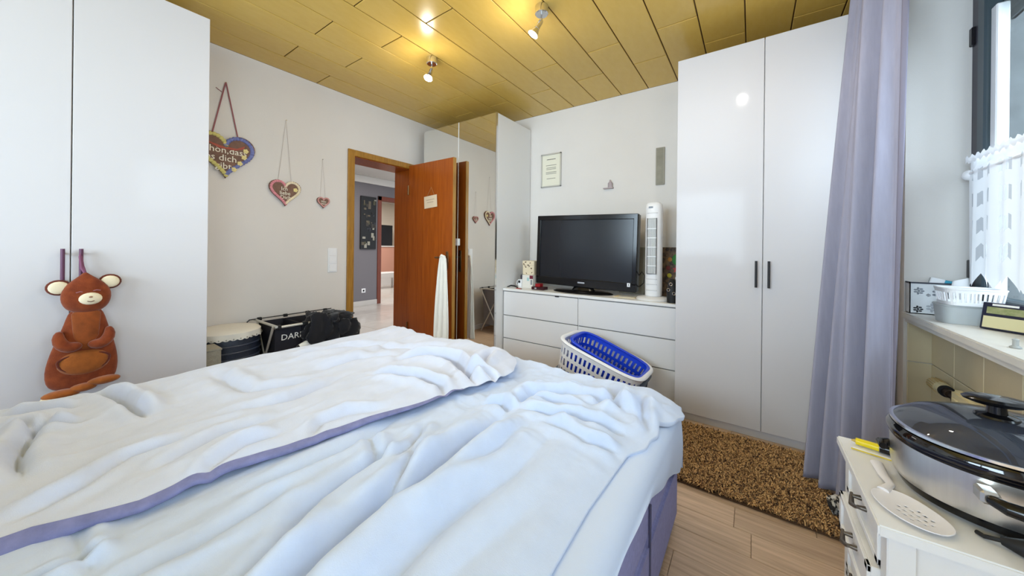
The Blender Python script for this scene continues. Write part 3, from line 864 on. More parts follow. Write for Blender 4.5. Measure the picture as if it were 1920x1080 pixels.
gingerbread_heart(1.185, 1.525, 0.112, PNK, CRM, [('Ich', 0.30, 0), ('liebe', 0.0, 0.04), ('Dich', -0.30, 0.08)], 0.041,
                  'middle-sized gingerbread heart with pink and cream rim', (1.189, 2.11), mat('pale_ribbon', (208, 200, 194), 0.7), 0.010,
                  [(0.62, 0.30)], 0.0016)
gingerbread_heart(1.482, 1.484, 0.052, mat('rose_icing', (206, 150, 146), 0.6), mat('rose_icing', (206, 150, 146), 0.6), [('Mein', 0.18, 0.05), ('Herz', -0.18, 0.08)], 0.021,
                  'smallest gingerbread heart, dusty pink, nearest the door frame', (1.475, 1.86), mat('pale_ribbon', (208, 200, 194), 0.7), 0.006, [], 0.0012)
sw = thing('light_switch', (XL, 1.57, 0.876), 'white two-gang switch with socket beside the door frame', 'switch')
bx('plate', WHITE2, sw, XL, XL + 0.008, 1.53, 1.612, 0.876, 1.092, bev=0.002)
bx('rocker', WHITE2, sw, XL + 0.008, XL + 0.013, 1.54, 1.602, 1.022, 1.084, bev=0.002)
bx('rocker', WHITE2, sw, XL + 0.008, XL + 0.013, 1.54, 1.602, 0.955, 1.015, bev=0.002)
mb = MB(); mb.box(XL + 0.008, XL + 0.013, 1.54, 1.602, 0.886, 0.948, bev=0.002); mb.build('socket_flap', WHITE2, sw)

# sign and towel on the door leaf
sg = thing('door_sign', (-2.68, 2.37, 1.51), 'small cream card hanging askew on the brown door leaf', 'sign')
SM = Matrix.Translation((-2.68, 2.3665, 1.572)) @ Matrix.Rotation(math.radians(-4), 4, 'Y')
mb = MB(); mb.M = SM; mb.box(-0.095, 0.095, -0.004, 0.0, -0.062, 0.062, bev=0.001); mb.build('card', mat('cream_sign', (220, 200, 170), 0.7), sg)
mb = MB(); mb.M = SM
for x0, x1, z in ((-0.06, 0.06, 0.018), (-0.05, 0.045, -0.008)): mb.box(x0, x1, -0.005, -0.0035, z, z + 0.006)
mb.build('text_line', mat('faint_print', (180, 158, 132), 0.8), sg)
mb = MB(); mb.sweep([(-2.73, 2.365, 1.632), (-2.674, 2.367, 1.72), (-2.62, 2.365, 1.626)], 0.002, n=6); mb.build('cord', mat('tan_cord', (176, 128, 80), 0.8), sg)

tw = thing('white_towel', (-2.44, 2.30, 0.18), 'white cloth hanging from the door handle', 'towel')
nu, nv = 26, 40
V, F = [], []
for j in range(nv):
    t = j / (nv - 1)
    z = 1.022 - t * 0.86
    half = 0.030 + 0.075 * (t ** 0.55)
    cx = -2.425 - 0.012 * t
    for i in range(nu):
        s = i / (nu - 1) * 2 - 1
        x = cx + s * half
        y = 2.302 + 0.012 * math.sin(s * 9 + 2.0 * t) * (0.35 + 0.65 * t) + 0.006 * math.sin(s * 17 + 5 * t) - 0.02 * (1 - t) * (1 - s * s) * 0.4
        V.append((x, y, z))
for j in range(nv - 1):
    for i in range(nu - 1):
        F.append((j * nu + i, j * nu + i + 1, (j + 1) * nu + i + 1, (j + 1) * nu + i))
mb = MB(); mb.add(V, F); o = mb.build('cloth', mat('white_terry', (238, 236, 228), 0.9, bump=0.3, bscale=300), tw, True, 80)
sm = o.modifiers.new('thick', 'SOLIDIFY'); sm.thickness = 0.006; sm.offset = 0
mb = MB(); mb.sweep([(-2.455, 2.300, 1.015), (-2.437, 2.296, 1.028), (-2.40, 2.300, 1.018)], [0.012, 0.016, 0.012], n=8); mb.build('loop', mat('white_terry', (238, 236, 228)), tw, True)

# ------------------------------------------------------------------ plush bear pouch on the wardrobe handle
FUR = mat('rust_brown_plush', (140, 66, 30), 0.9, spec=0.15, sheen=0.3, rgb2=(104, 42, 18), scale=22, bump=0.5, bscale=260)
FURL = mat('ginger_plush', (166, 92, 36), 0.9, spec=0.15, sheen=0.3, var=0.2, scale=25, bump=0.5, bscale=260)
FURD = mat('dark_brown_plush', (96, 40, 24), 0.9, spec=0.15, sheen=0.3, bump=0.4, bscale=260)
IVORY = mat('ivory_plush', (228, 214, 184), 0.9, spec=0.15, bump=0.4, bscale=260)
br = thing('plush_bear', (-2.42, 0.150, 0.46), 'flat brown plush bear with belly pouch hanging on wardrobe doors', 'plush toy')
def bear(name, m, mb): return mb.build(name, m, br, True, 60)
X0 = -2.424
def ring(y, z, hy, hx, x=X0): return ((x, y, z), (0, hy, 0), (hx, 0, 0))
def soft(o):
    m_ = o.modifiers.new('soft', 'SUBSURF'); m_.levels = m_.render_levels = 1
    return o
secs = [(0.150, 0.470, 0.050, 0.012), (0.149, 0.482, 0.085, 0.022), (0.148, 0.51, 0.100, 0.028), (0.149, 0.56, 0.104, 0.031), (0.151, 0.61, 0.098, 0.031),
        (0.153, 0.665, 0.086, 0.029), (0.155, 0.715, 0.072, 0.026), (0.156, 0.755, 0.061, 0.023), (0.156, 0.80, 0.052, 0.019), (0.156, 0.83, 0.032, 0.012)]
soft(bear('body', FUR, MB().loft([ring(*s) for s in secs], n=28)))
hs = [(0.157, 0.800, 0.020, 0.010), (0.157, 0.812, 0.048, 0.024), (0.157, 0.835, 0.066, 0.031), (0.157, 0.87, 0.074, 0.034), (0.157, 0.905, 0.070, 0.031),
      (0.156, 0.935, 0.052, 0.024), (0.155, 0.955, 0.030, 0.016), (0.153, 0.972, 0.012, 0.010), (0.153, 0.982, 0.004, 0.004)]
hd = soft(bear('head', FUR, MB().loft([ring(*s, x=X0 + 0.006) for s in hs], n=28)))
for s, yy, zz in ((-1, 0.082, 0.918), (1, 0.225, 0.936)):
    e = bear('ear', FURD, MB().ball((X0 - 0.004, yy, zz), 0.012, 0.036, 0.034, n=18))
    mb = MB(); mb.ball((X0 + 0.004, yy, zz), 0.0075, 0.029, 0.027, n=16); mb.build('inner_ear', IVORY, e, True)
mb = MB(); mb.ball((X0 + 0.036, 0.166, 0.866), 0.012, 0.034, 0.027, n=18)
mz = mb.build('muzzle', IVORY, hd, True)
mb = MB(); mb.ball((X0 + 0.047, 0.166, 0.874), 0.003, 0.006, 0.004, n=10); mb.build('nose', mat('tan_nose', (150, 110, 84), 0.6), hd, True)
mb = MB(); mb.sweep([(X0 + 0.048, 0.156, 0.857), (X0 + 0.0492, 0.166, 0.853), (X0 + 0.048, 0.176, 0.857)], 0.0014, n=6); mb.build('mouth', FURD, hd, True)
for yy, zz in ((0.137, 0.898), (0.183, 0.902)):
    mb = MB(); mb.sweep([(X0 + 0.0335, yy - 0.011, zz - 0.003), (X0 + 0.036, yy, zz + 0.001), (X0 + 0.0335, yy + 0.011, zz - 0.002)], 0.0024, n=6)
    tag(mb.build('eye', mat('mauve_stitch', (150, 96, 100), 0.7), hd, True), 'stitched closed eye')
bear('shirt_panel', mat('chest_plush', (150, 76, 32), 0.9, spec=0.15, sheen=0.3, var=0.2, scale=25, bump=0.5, bscale=260), MB().loft([ring(0.156, 0.645, 0.010, 0.006, X0 + 0.028), ring(0.156, 0.70, 0.036, 0.010, X0 + 0.022), ring(0.156, 0.80, 0.042, 0.010, X0 + 0.016), ring(0.156, 0.815, 0.03, 0.006, X0 + 0.014)], n=20))
for s in (-1, 1):
    pts = [(X0 + 0.016, 0.152 + s * 0.066, 0.735), (X0 + 0.026, 0.152 + s * 0.074, 0.705), (X0 + 0.032, 0.152 + s * 0.062, 0.672), (X0 + 0.035, 0.152 + s * 0.042, 0.660), (X0 + 0.037, 0.152 + s * 0.020, 0.664), (X0 + 0.036, 0.152 + s * 0.008, 0.672)]
    soft(bear('arm', FUR, MB().sweep(pts, [0.010, 0.020, 0.024, 0.025, 0.020, 0.008], n=14, flat=0.9)))
pk = bear('pouch', FURL, MB().ball((X0 + 0.022, 0.151, 0.588), 0.022, 0.074, 0.056, n=24))
mb = MB(); mb.sweep([(X0 + 0.030, 0.151 + 0.072 * math.cos(a), 0.600 + 0.054 * math.sin(a) * (1 if math.sin(a) < 0 else 0.5)) for a in [k * 2 * PI / 24 for k in range(25)]], 0.0042, n=8); mb.build('pouch_seam', FURD, pk, True)
for yy, zz, ry, rz in ((0.092, 0.466, 0.054, 0.019), (0.150, 0.478, 0.040, 0.018), (0.208, 0.493, 0.050, 0.018)):
    f_ = bear('foot', FURL, MB().ball((X0 + 0.024, yy, zz), 0.030, ry, rz, n=18))
mb = MB(); mb.ball((X0 + 0.022, 0.088, 0.455), 0.031, 0.052, 0.014, n=16); bear('sole', IVORY, mb)
bear('hanging_loop', mat('mauve_cord', (120, 70, 96), 0.8), MB().sweep([(X0 + 0.006, 0.153, 0.975), (X0 - 0.012, 0.146, 1.01), (X0 - 0.012, 0.141, 1.05), (X0 - 0.02, 0.141, 1.075), (X0 - 0.012, 0.139, 1.05), (X0 - 0.006, 0.143, 1.0), (X0 + 0.006, 0.153, 0.975)], 0.005, n=8))

# ------------------------------------------------------------------ laundry bin, laundry sorter and black clothes
lb = thing('laundry_bin', (-2.84, 0.75, 0), 'round dark perforated laundry bin with lace-edged white cover', 'laundry bin')
NAVY = mat('dark_weave', (34, 40, 54), 0.4, bump=0.6, bscale=90)
mb = MB(); mb.lathe([(0.0, 0), (0.150, 0), (0.165, 0.03), (0.172, 0.25), (0.175, 0.50), (0.170, 0.515), (0.0, 0.515)], c=(-2.85, 0.775, 0.0), n=40); mb.build('body', NAVY, lb, True)
for r in range(11):                                           # raised weave bands
    mb = MB(); z = 0.045 + r * 0.042
    mb.sweep([(-2.85 + 0.175 * math.cos(a), 0.775 + 0.175 * math.sin(a), z) for a in [k * 2 * PI / 40 for k in range(41)]], 0.006, n=6, cap=False)
    mb.build('weave_band', mat('slate_weave', (58, 66, 82), 0.35), lb, True)
mb = MB()
prof = [(0.0, 0.562), (0.10, 0.562), (0.165, 0.556), (0.180, 0.545)]
mb.lathe(prof, c=(-2.85, 0.775, 0), n=64)
V, F = [], []
nn = 96
for i in range(nn):
    a = 2 * PI * i / nn
    dz = 0.008 * abs(math.sin(a * 16))
    for k in range(3):
        r = 0.180 + 0.002 * k + 0.003 * math.sin(a * 9) * k
        V.append((-2.85 + r * math.cos(a), 0.775 + r * math.sin(a), 0.545 - k * 0.017 - (dz if k == 2 else 0)))
for i in range(nn):
    j = (i + 1) % nn
    for k in range(2): F.append((i * 3 + k, j * 3 + k, j * 3 + k + 1, i * 3 + k + 1))
mb.add(V, F); mb.build('lace_cover', mat('ivory_lace', (222, 218, 208), 0.85, bump=0.4, bscale=200), lb, True)
mb = MB()
for i in range(32):
    a = 2 * PI * (i + 0.5) / 32
    mb.ball((-2.85 + 0.186 * math.cos(a), 0.775 + 0.186 * math.sin(a), 0.514), 0.004, 0.004, 0.004, n=6)
mb.build('lace_eyelet', mat('taupe_dots', (150, 146, 136), 0.8), lb)
pb = thing('grey_woven_box', (-2.72, 0.63, 0), 'beige grey woven box squeezed between wardrobe and dark bin', 'box')
WV = mat('beige_weave', (158, 152, 136), 0.75, bump=0.8, bscale=140, bstretch=(1, 1, 3), var=0.1, scale=60)
bx('body', WV, pb, -2.695, -2.555, 0.587, 0.668, 0.0, 0.50, bev=0.006)
bx('rim', WV, pb, -2.698, -2.552, 0.584, 0.671, 0.488, 0.503, bev=0.004)

ls = thing('laundry_sorter', (-2.78, 1.21, 0), 'black fabric laundry sorter on a crossed metal frame', 'laundry sorter')
SX0, SX1, SY0, SY1, SZT = -2.94, -2.62, 0.965, 1.475, 0.565
TUBE = mat('satin_silver_tube', (206, 204, 196), 0.35, metal=0.5)
BAGF = mat('black_sorter_fabric', (26, 26, 36), 0.75, bump=0.3, bscale=300)
GRYF = mat('grey_mesh_fabric', (120, 120, 124), 0.8, bump=0.4, bscale=300)
mb = MB()
for y in (SY0, SY1):
    mb.sweep([(SX0 - 0.03, y, SZT), (SX1 + 0.03, y, SZT)], 0.009, n=10)
mb.sweep([(SX1, SY0, SZT - 0.012), (SX1, SY1, SZT - 0.012)], 0.009, n=10)
tag(mb.build('top_rail', TUBE, ls, True), 'pale metal top rail')
mb = MB()
mb.sweep([(SX0, SY0 - 0.04, SZT + 0.008), (SX0, SY0 - 0.055, SZT - 0.004), (SX0, SY0 - 0.05, SZT - 0.022)], 0.004, n=6)
mb.sweep([(SX0, SY0 - 0.045, SZT + 0.008), (SX0, SY1 + 0.03, SZT + 0.012)], 0.004, n=8)
mb.build('hanging_rod', BLACKM, ls, True)
for y in (SY0, SY1):
    for a, b in (((SX0, SZT), (SX1, 0.01)), ((SX1, SZT), (SX0, 0.01))):
        off = 0.008 if a[0] == SX0 else -0.008
        MB().sweep([(a[0], y + off, a[1]), (b[0], y + off, b[1])], 0.008, n=10).build('leg', TUBE, ls, True)
mb = MB()
for y in (SY0 + 0.02, SY0 + 0.19, SY0 + 0.35, SY1 - 0.02):
    mb.box(SX1 - 0.013, SX1 + 0.013, y - 0.018, y + 0.018, SZT - 0.024, SZT + 0.004, bev=0.004)
    mb.box(SX0 - 0.010, SX0 + 0.010, y - 0.014, y + 0.014, SZT - 0.004, SZT + 0.018, bev=0.003)
mb.build('clamp', BLACKR, ls)
cuts = [SY0 + 0.006, SY0 + 0.175, SY0 + 0.34, SY1 - 0.006]
for k in range(3):
    y0, y1 = cuts[k] + 0.003, cuts[k + 1] - 0.003
    V = [(SX0 + 0.012, y0, SZT - 0.01), (SX1 - 0.012, y0, SZT - 0.01), (SX1 - 0.012, y1, SZT - 0.01), (SX0 + 0.012, y1, SZT - 0.01),
         (SX0 + 0.05, y0, 0.10), (SX1 - 0.045, y0, 0.10), (SX1 - 0.045, y1, 0.10), (SX0 + 0.05, y1, 0.10)]
    mb = MB(); mb.add(V, [(0, 1, 5, 4), (1, 2, 6, 5), (2, 3, 7, 6), (3, 0, 4, 7), (4, 5, 6, 7)])
    o = mb.build('fabric_bag', (BAGF, BAGF, GRYF)[k], ls)
    tag(o, ('black compartment with white lettering', 'black compartment', 'grey mesh end compartment')[k])
    s_ = o.modifiers.new('thick', 'SOLIDIFY'); s_.thickness = 0.004; s_.offset = -1
text('lettering', 'DARK', mat('white_print', (232, 230, 226), 0.7), ls, (SX1 - 0.0125, 1.085, 0.475), (0, 1, 0), (0.09, 0, 1), 0.058, 0.001)

BLK = mat('black_cloth', (24, 24, 29), 0.85, spec=0.2, sheen=0.2, bump=0.4, bscale=240)
def noise2(x, y, seed=0):
    """smooth value noise on arrays"""
    rs = np.random.RandomState(seed)
    tab = rs.rand(256, 256)
    xi, yi = np.floor(x).astype(int), np.floor(y).astype(int)
    fx, fy = x - xi, y - yi
    fx, fy = fx * fx * fx * (fx * (fx * 6 - 15) + 10), fy * fy * fy * (fy * (fy * 6 - 15) + 10)
    a, b = tab[xi % 256, yi % 256], tab[(xi + 1) % 256, yi % 256]
    c, d = tab[xi % 256, (yi + 1) % 256], tab[(xi + 1) % 256, (yi + 1) % 256]
    return (a * (1 - fx) + b * fx) * (1 - fy) + (c * (1 - fx) + d * fx) * fy - 0.5
def fbm(x, y, seed=0, oct=4):
    s, a = 0, 1.0
    for k in range(oct):
        s = s + a * noise2(x * 2 ** k + 17.3 * k, y * 2 ** k + 9.1 * k, seed + k)
        a *= 0.5
    return s
def cloth_lump(name, c, rx, ry, rz, m, parent, seed, amp=0.25, n=48):
    V, F = [], []
    for j in range(n // 2 + 1):
        ph = PI * j / (n // 2)
        for i in range(n):
            th = 2 * PI * i / n
            d = Vector((math.sin(ph) * math.cos(th), math.sin(ph) * math.sin(th), math.cos(ph)))
            q = float(fbm(np.array([3.5 + d.x * 2.2 + d.z]), np.array([5.5 + d.y * 2.2 - d.z * 0.7]), seed, 4)[0])
            q2 = 1 - abs(float(noise2(np.array([20 + d.x * 4 + d.y * 2]), np.array([30 + d.z * 4 - d.y * 2]), seed + 9)[0])) * 2
            r = 1 + amp * (q * 1.6 + 0.35 * (q2 - 0.5))
            V.append((c[0] + d.x * rx * r, c[1] + d.y * ry * r, c[2] + d.z * rz * r))
    for j in range(n // 2):
        for i in range(n):
            F.append((j * n + i, j * n + (i + 1) % n, (j + 1) * n + (i + 1) % n, (j + 1) * n + i))
    mb = MB(); mb.add(V, F)
    bmesh.ops.remove_doubles(mb.bm, verts=mb.bm.verts[:], dist=1e-5)
    return mb.build(name, m, parent, True, 180)
bc = thing('black_clothes', (-2.66, 1.34, 0.5), 'heap of crumpled black clothes spilling over the laundry sorter', 'clothes')
cloth_lump('jacket', (-2.66, 1.35, 0.555), 0.115, 0.135, 0.055, BLK, bc, 4, 0.5)
cloth_lump('sleeve', (-2.585, 1.265, 0.465), 0.045, 0.115, 0.12, BLK, bc, 11, 0.5)
cloth_lump('trouser_leg', (-2.585, 1.42, 0.46), 0.050, 0.10, 0.105, BLK, bc, 21, 0.5)
cloth_lump('strap', (-2.70, 1.25, 0.585), 0.08, 0.03, 0.028, BLK, bc, 31, 0.4, 32)
wc = thing('white_cloth_roll', (-2.56, 1.13, 0.42), 'small white rolled cloth peeping out below the sorter lettering', 'cloth')
mb = MB(); mb.sweep([(-2.575, 1.10, 0.405), (-2.57, 1.14, 0.418), (-2.57, 1.20, 0.405)], [0.016, 0.022, 0.016], n=12); mb.build('roll', mat('white_terry', (238, 236, 228)), wc, True)
mb = MB(); mb.sweep([(-2.575, 1.085, 0.399), (-2.575, 1.10, 0.405)], [0.012, 0.0165], n=12); mb.build('cuff', BLK, wc, True)

# ------------------------------------------------------------------ laundry baskets at the foot of the bed
def basket(name, M, L, W, Hh, taper, m, label, rows, cat='laundry basket', rim=0.016, nper=104, holes=True):
    """open rounded-rectangle basket with real slots; M places its floor centre"""
    t = thing(name, M.translation, label, cat)
    def outline(k, z):
        f = 1 - taper * (1 - z / Hh)
        a, b, p = L / 2 * f, W / 2 * f, 4.5
        th = 2 * PI * k / nper
        c, s = math.cos(th), math.sin(th)
        r = (abs(c / a) ** p + abs(s / b) ** p) ** (-1 / p)
        return (r * c, r * s, z)
    # equal arc-length columns
    pts = [outline(k * nper / 720.0, Hh) for k in range(720)]
    cum = [0]
    for k in range(720):
        p, q = pts[k], pts[(k + 1) % 720]
        cum.append(cum[-1] + math.hypot(q[0] - p[0], q[1] - p[1]))
    ks = []
    j = 0
    for i in range(nper):
        s = cum[-1] * i / nper
        while cum[j + 1] < s: j += 1
        ks.append(j * nper / 720.0)
    zs = [0, 0.03]
    hole_rows = set()
    usable = Hh - 0.022 - 0.03
    for r in range(rows):
        a = 0.03 + usable * (r + 0.12) / rows
        b = 0.03 + usable * (r + 0.80) / rows
        zs += [a, b]; hole_rows.add(len(zs) - 2)
    zs += [Hh]
    V = [outline(k, z) for z in zs for k in ks]
    F = []
    for r in range(len(zs) - 1):
        for i in range(nper):
            if holes and r in hole_rows and (i + (sorted(hole_rows).index(r) % 2)) % 2 == 0: continue
            F.append((r * nper + i, r * nper + (i + 1) % nper, (r + 1) * nper + (i + 1) % nper, (r + 1) * nper + i))
    mb = MB(); mb.M = M; mb.add(V, F)
    mb.add([outline(k, 0.0) for k in ks], [tuple(range(nper))])
    o = mb.build('body', m, t, False)
    s_ = o.modifiers.new('thick', 'SOLIDIFY'); s_.thickness = 0.004; s_.offset = 0
    mb = MB(); mb.M = M
    P = [outline(k, Hh) for k in ks] + [outline(ks[0], Hh)]
    mb.sweep(P, rim, n=10, cap=False, flat=0.6)
    mb.build('rim', m, t, True)
    return t
DKG = mat('dark_grey_plastic', (70, 78, 88), 0.45)
BLUEP = mat('royal_blue_plastic', (26, 66, 206), 0.28)
B1 = Matrix.Translation((-0.83, 2.27, 0.001))
basket('laundry_basket', B1, 0.57, 0.40, 0.27, 0.16, DKG, 'dark grey laundry basket underneath the tilted white basket', 3)
B2 = Matrix.Translation((-0.880, 2.25, 0.160)) @ Matrix.Rotation(math.radians(18), 4, 'Y') @ Matrix.Rotation(math.radians(-2), 4, 'X')
basket('laundry_basket', B2, 0.565, 0.40, 0.26, 0.14, WHITE2, 'tilted white slotted laundry basket holding the blue one', 3)
B3 = B2 @ Matrix.Translation((0.010, 0.015, 0.030)) @ Matrix.Rotation(math.radians(2), 4, 'Y') @ Matrix.Rotation(math.radians(2), 4, 'X')
basket('laundry_basket', B3, 0.50, 0.325, 0.24, 0.14, BLUEP, 'royal blue laundry basket nested in the white basket', 3, rim=0.012, nper=88)

# ------------------------------------------------------------------ bed
bed = thing('bed', (-1.145, 0.5, 0), 'slate lilac upholstered double bed under the pale duvets', 'bed')
BX0, BX1, BY_0, BY_1 = -2.05, -0.238, -0.62, 1.53
bx('base', BEDF, bed, BX0, BX1, BY_0, BY_1, 0.035, 0.245, bev=0.012, seg=3, smooth=True)
bx('mattress', BEDF, bed, BX0 + 0.004, BX1 - 0.004, BY_0, BY_1 - 0.004, 0.245, 0.462, bev=0.02, seg=3, smooth=True)
mb = MB(); mb.sweep([(BX1 + 0.001, 1.06, 0.04), (BX1 + 0.001, 1.06, 0.36)], 0.004, n=6); mb.build('seam', mat('dark_piping', (84, 84, 112), 0.8), bed)
for x in (BX0 + 0.08, BX1 - 0.08):
    for y in (BY_0 + 0.08, BY_1 - 0.08): MB().cyl((x, y, 0), (x, y, 0.036), 0.025).build('leg', BLACKM, bed, True)
bx('headboard', BEDF, bed, BX0 - 0.02, BX1 + 0.02, BY_0 - 0.09, BY_0, 0.03, 1.05, bev=0.02, seg=3, smooth=True)

def grid_mesh(name, m, parent, P, smooth=True):
    nr, nc = P.shape[:2]
    V = P.reshape(-1, 3)
    off = root_loc(parent)
    if off is not None: V = V - np.array(off)
    idx = np.arange(nr * nc).reshape(nr, nc)
    F = np.stack([idx[:-1, :-1], idx[:-1, 1:], idx[1:, 1:], idx[1:, :-1]], -1).reshape(-1, 4)
    me = bpy.data.meshes.new(name)
    me.from_pydata(V.tolist(), [], F.tolist())
    me.update()
    me.materials.append(m)
    o = link(name, me, parent)
    if smooth: me.polygons.foreach_set('use_smooth', [True] * len(me.polygons))
    return o

def dist_poly(X, Y, pts):
    """distance to a polyline and signed side"""
    best = np.full(X.shape, 1e9); side = np.zeros(X.shape); along = np.zeros(X.shape)
    n = len(pts) - 1
    for k in range(n):
        (ax, ay), (bx_, by_) = pts[k], pts[k + 1]
        dx, dy = bx_ - ax, by_ - ay
        l2 = dx * dx + dy * dy + 1e-12
        t = np.clip(((X - ax) * dx + (Y - ay) * dy) / l2, 0, 1)
        ex, ey = X - (ax + t * dx), Y - (ay + t * dy)
        d = np.hypot(ex, ey)
        u = d < best
        best = np.where(u, d, best)
        side = np.where(u, np.sign(dx * (Y - ay) - dy * (X - ax)), side)
        along = np.where(u, (k + t) / n, along)
    return best, side, along
def fold(X, Y, pts, depth, w, ridge=1.0):
    """a crease with soft banks: sharp valley and a fuller ridge to its left"""
    d, s, t = dist_poly(X, Y, pts)
    fade = np.clip(np.minimum(t, 1 - t) * 5 + 0.12, 0, 1)
    depth = depth * 1.8
    val = -depth * np.exp(-(d / (w * 0.42)) ** 1.35)
    rd = ridge * depth * 0.9 * np.exp(-((d - w * 1.0) / (w * 0.75)) ** 2) * np.where(s > 0, 1.0, 0.55)
    return (val + rd) * fade
def sstep(a, b, x):
    t = np.clip((x - a) / (b - a), 0, 1)
    return t * t * (3 - 2 * t)
def interp(ys, xs):
    ys, xs = np.array(ys), np.array(xs)
    return lambda y: np.interp(y, ys, xs)

# fitted sheet: top plus the side drape whose hem sags towards the foot
ys = np.linspace(BY_0 + 0.02, BY_1 + 0.012, 150)
hem = interp([-0.6, 0.30, 0.65, 0.91, 1.10, 1.30, 1.40, 1.50, 1.56], [0.455, 0.462, 0.452, 0.425, 0.37, 0.305, 0.27, 0.225, 0.215])
rows_ = []
for y in ys:
    r = [(x, y, 0.474) for x in np.linspace(BX0 + 0.02, BX1 - 0.05, 40)]
    h = float(hem(y))
    for k in range(1, 9):
        a = k / 8 * PI / 2
        r.append((BX1 - 0.05 + 0.058 * math.sin(a), y, 0.474 - 0.05 * (1 - math.cos(a))))
    zt = 0.424
    for k in range(1, 9):
        tt = k / 8
        zz = zt + (min(h, zt - 0.004) - zt) * tt
        r.append((BX1 + 0.008 + 0.006 * math.sin(tt * 3) + 0.004 * math.sin(y * 21 + tt * 2) * tt, y, zz))
    rows_.append(r)
P = np.array(rows_)
ft = P[-1].copy()
extra = []
for k in range(1, 7):
    q = ft.copy(); q[:, 1] += 0.006 * math.sin(k / 6 * PI / 2); q[:, 2] = np.minimum(q[:, 2], 0.474 - 0.26 * (k / 6) ** 1.2 * 0.98); extra.append(q)
P = np.concatenate([P, np.array(extra)], 0)
sh = grid_mesh('fitted_sheet', SHEET, None, P)
tag(sh, 'pale white-blue sheet hanging over the right mattress side', 'sheet')

# right duvet
edgeR = interp([-0.62, 0.30, 0.58, 0.79, 1.00, 1.10, 1.32, 1.45, 1.6], [-0.34, -0.315, -0.31, -0.315, -0.305, -0.285, -0.240, -0.218, -0.218])
nx, ny = 190, 250
yy = np.linspace(-0.60, 1.55, ny)
uu = np.linspace(0, 1, nx)
U, Y = np.meshgrid(uu, yy)
wob = 0.010 * np.sin(Y * 23) + 0.006 * np.sin(Y * 51 + 1)
X = -1.32 + (edgeR(Y) + wob * sstep(0.9, 1.2, Y) + 1.32) * U
Zb = 0.488 + 0.020 * sstep(0, 0.16, edgeR(Y) - X) + 0.012 * fbm(X * 2.2 + 3, Y * 1.3, 2, 3)
D = np.zeros_like(X)
for pts, dep, w_, rg in (
    ([(-0.73, 1.02), (-0.71, 0.89), (-0.71, 0.79), (-0.69, 0.67), (-0.68, 0.54), (-0.69, 0.47), (-0.68, 0.38), (-0.66, 0.25), (-0.62, -0.1)], 0.030, 0.060, 1.1),
    ([(-0.80, 0.74), (-0.79, 0.65), (-0.74, 0.56), (-0.71, 0.50), (-0.70, 0.42)], 0.018, 0.035, 0.9),
    ([(-0.90, 0.72), (-0.86, 0.55), (-0.85, 0.47), (-0.83, 0.38), (-0.77, 0.30), (-0.74, 0.18)], 0.016, 0.040, 1.0),
    ([(-0.98, 0.63), (-0.92, 0.60), (-0.82, 0.56)], 0.010, 0.03, 1.0),
    ([(-0.52, 0.98), (-0.51, 0.75), (-0.53, 0.63), (-0.54, 0.51), (-0.53, 0.40), (-0.50, 0.1)], 0.014, 0.05, 1.0),
    ([(-0.92, 0.80), (-0.83, 0.67), (-0.80, 0.58)], 0.012, 0.03, 1.0),
    ([(-0.41, 0.70), (-0.43, 0.57), (-0.45, 0.40), (-0.44, 0.1)], 0.008, 0.045, 1.0),
    ([(-0.72, 1.06), (-0.73, 1.20), (-0.64, 1.30), (-0.45, 1.31), (-0.33, 1.28)], 0.020, 0.045, 1.0),
    ([(-0.70, 1.05), (-0.56, 1.08), (-0.46, 1.12), (-0.33, 1.15)], 0.018, 0.032, 1.0),
    ([(-0.75, 1.12), (-0.68, 1.17), (-0.58, 1.19), (-0.48, 1.17)], 0.014, 0.026, 1.0),
    ([(-0.80, 1.30), (-0.72, 1.34), (-0.58, 1.42)], 0.012, 0.03, 1.0),
    ([(-0.53, 1.50), (-0.46, 1.42), (-0.44, 1.32), (-0.50, 1.22)], 0.016, 0.04, 1.0),
    ([(-0.36, 1.45), (-0.33, 1.33), (-0.27, 1.20)], 0.014, 0.035, 1.0),
    ([(-0.58, 1.03), (-0.42, 1.01), (-0.32, 1.04)], 0.015, 0.026, 1.0),
    ([(-0.85, 1.02), (-0.78, 1.05), (-0.72, 1.03)], 0.016, 0.03, 1.0),
    ([(-1.16, 0.07), (-1.06, 0.06), (-0.98, 0.08)], 0.007, 0.025, 1.0),
    ([(-1.06, 0.11), (-1.04, 0.04), (-1.05, -0.02)], 0.008, 0.02, 1.0),
    ([(-0.95, 0.40), (-0.92, 0.31), (-0.91, 0.20), (-0.92, 0.05)], 0.010, 0.045, 1.0),
    ([(-1.02, 0.75), (-1.0, 0.62), (-1.0, 0.45), (-1.02, 0.3)], 0.008, 0.04, 1.0),
    ([(-0.62, 0.95), (-0.60, 0.80), (-0.61, 0.62)], 0.008, 0.03, 1.0)):
    D += fold(X, Y, pts, dep, w_, rg)
foot = sstep(0.85, 1.1, Y)
D += (0.006 + 0.010 * foot) * fbm(X * 9 + 1, Y * (3.2 + 5 * foot) + 7, 5, 4)
D += 0.016 * foot * (0.5 - np.abs(fbm(X * 7 + 4, Y * 8 + 2, 15, 2)))
D += 0.009 * (1 - foot) * (0.5 - 1.4 * np.abs(fbm(X * 6.5 + Y * 0.8 + 4, Y * 1.3 + 2, 16, 3)))
D += 0.0042 * fbm(X * 24 + Y * 3, Y * 9 + 3, 61, 3) + 0.004 * (0.4 - np.abs(fbm(X * 15 + 3, Y * 6 + X * 4, 66, 2)))
calm = 1 - 0.65 * sstep(-0.62, -0.42, X) * (1 - foot)
Z = Zb + D * calm
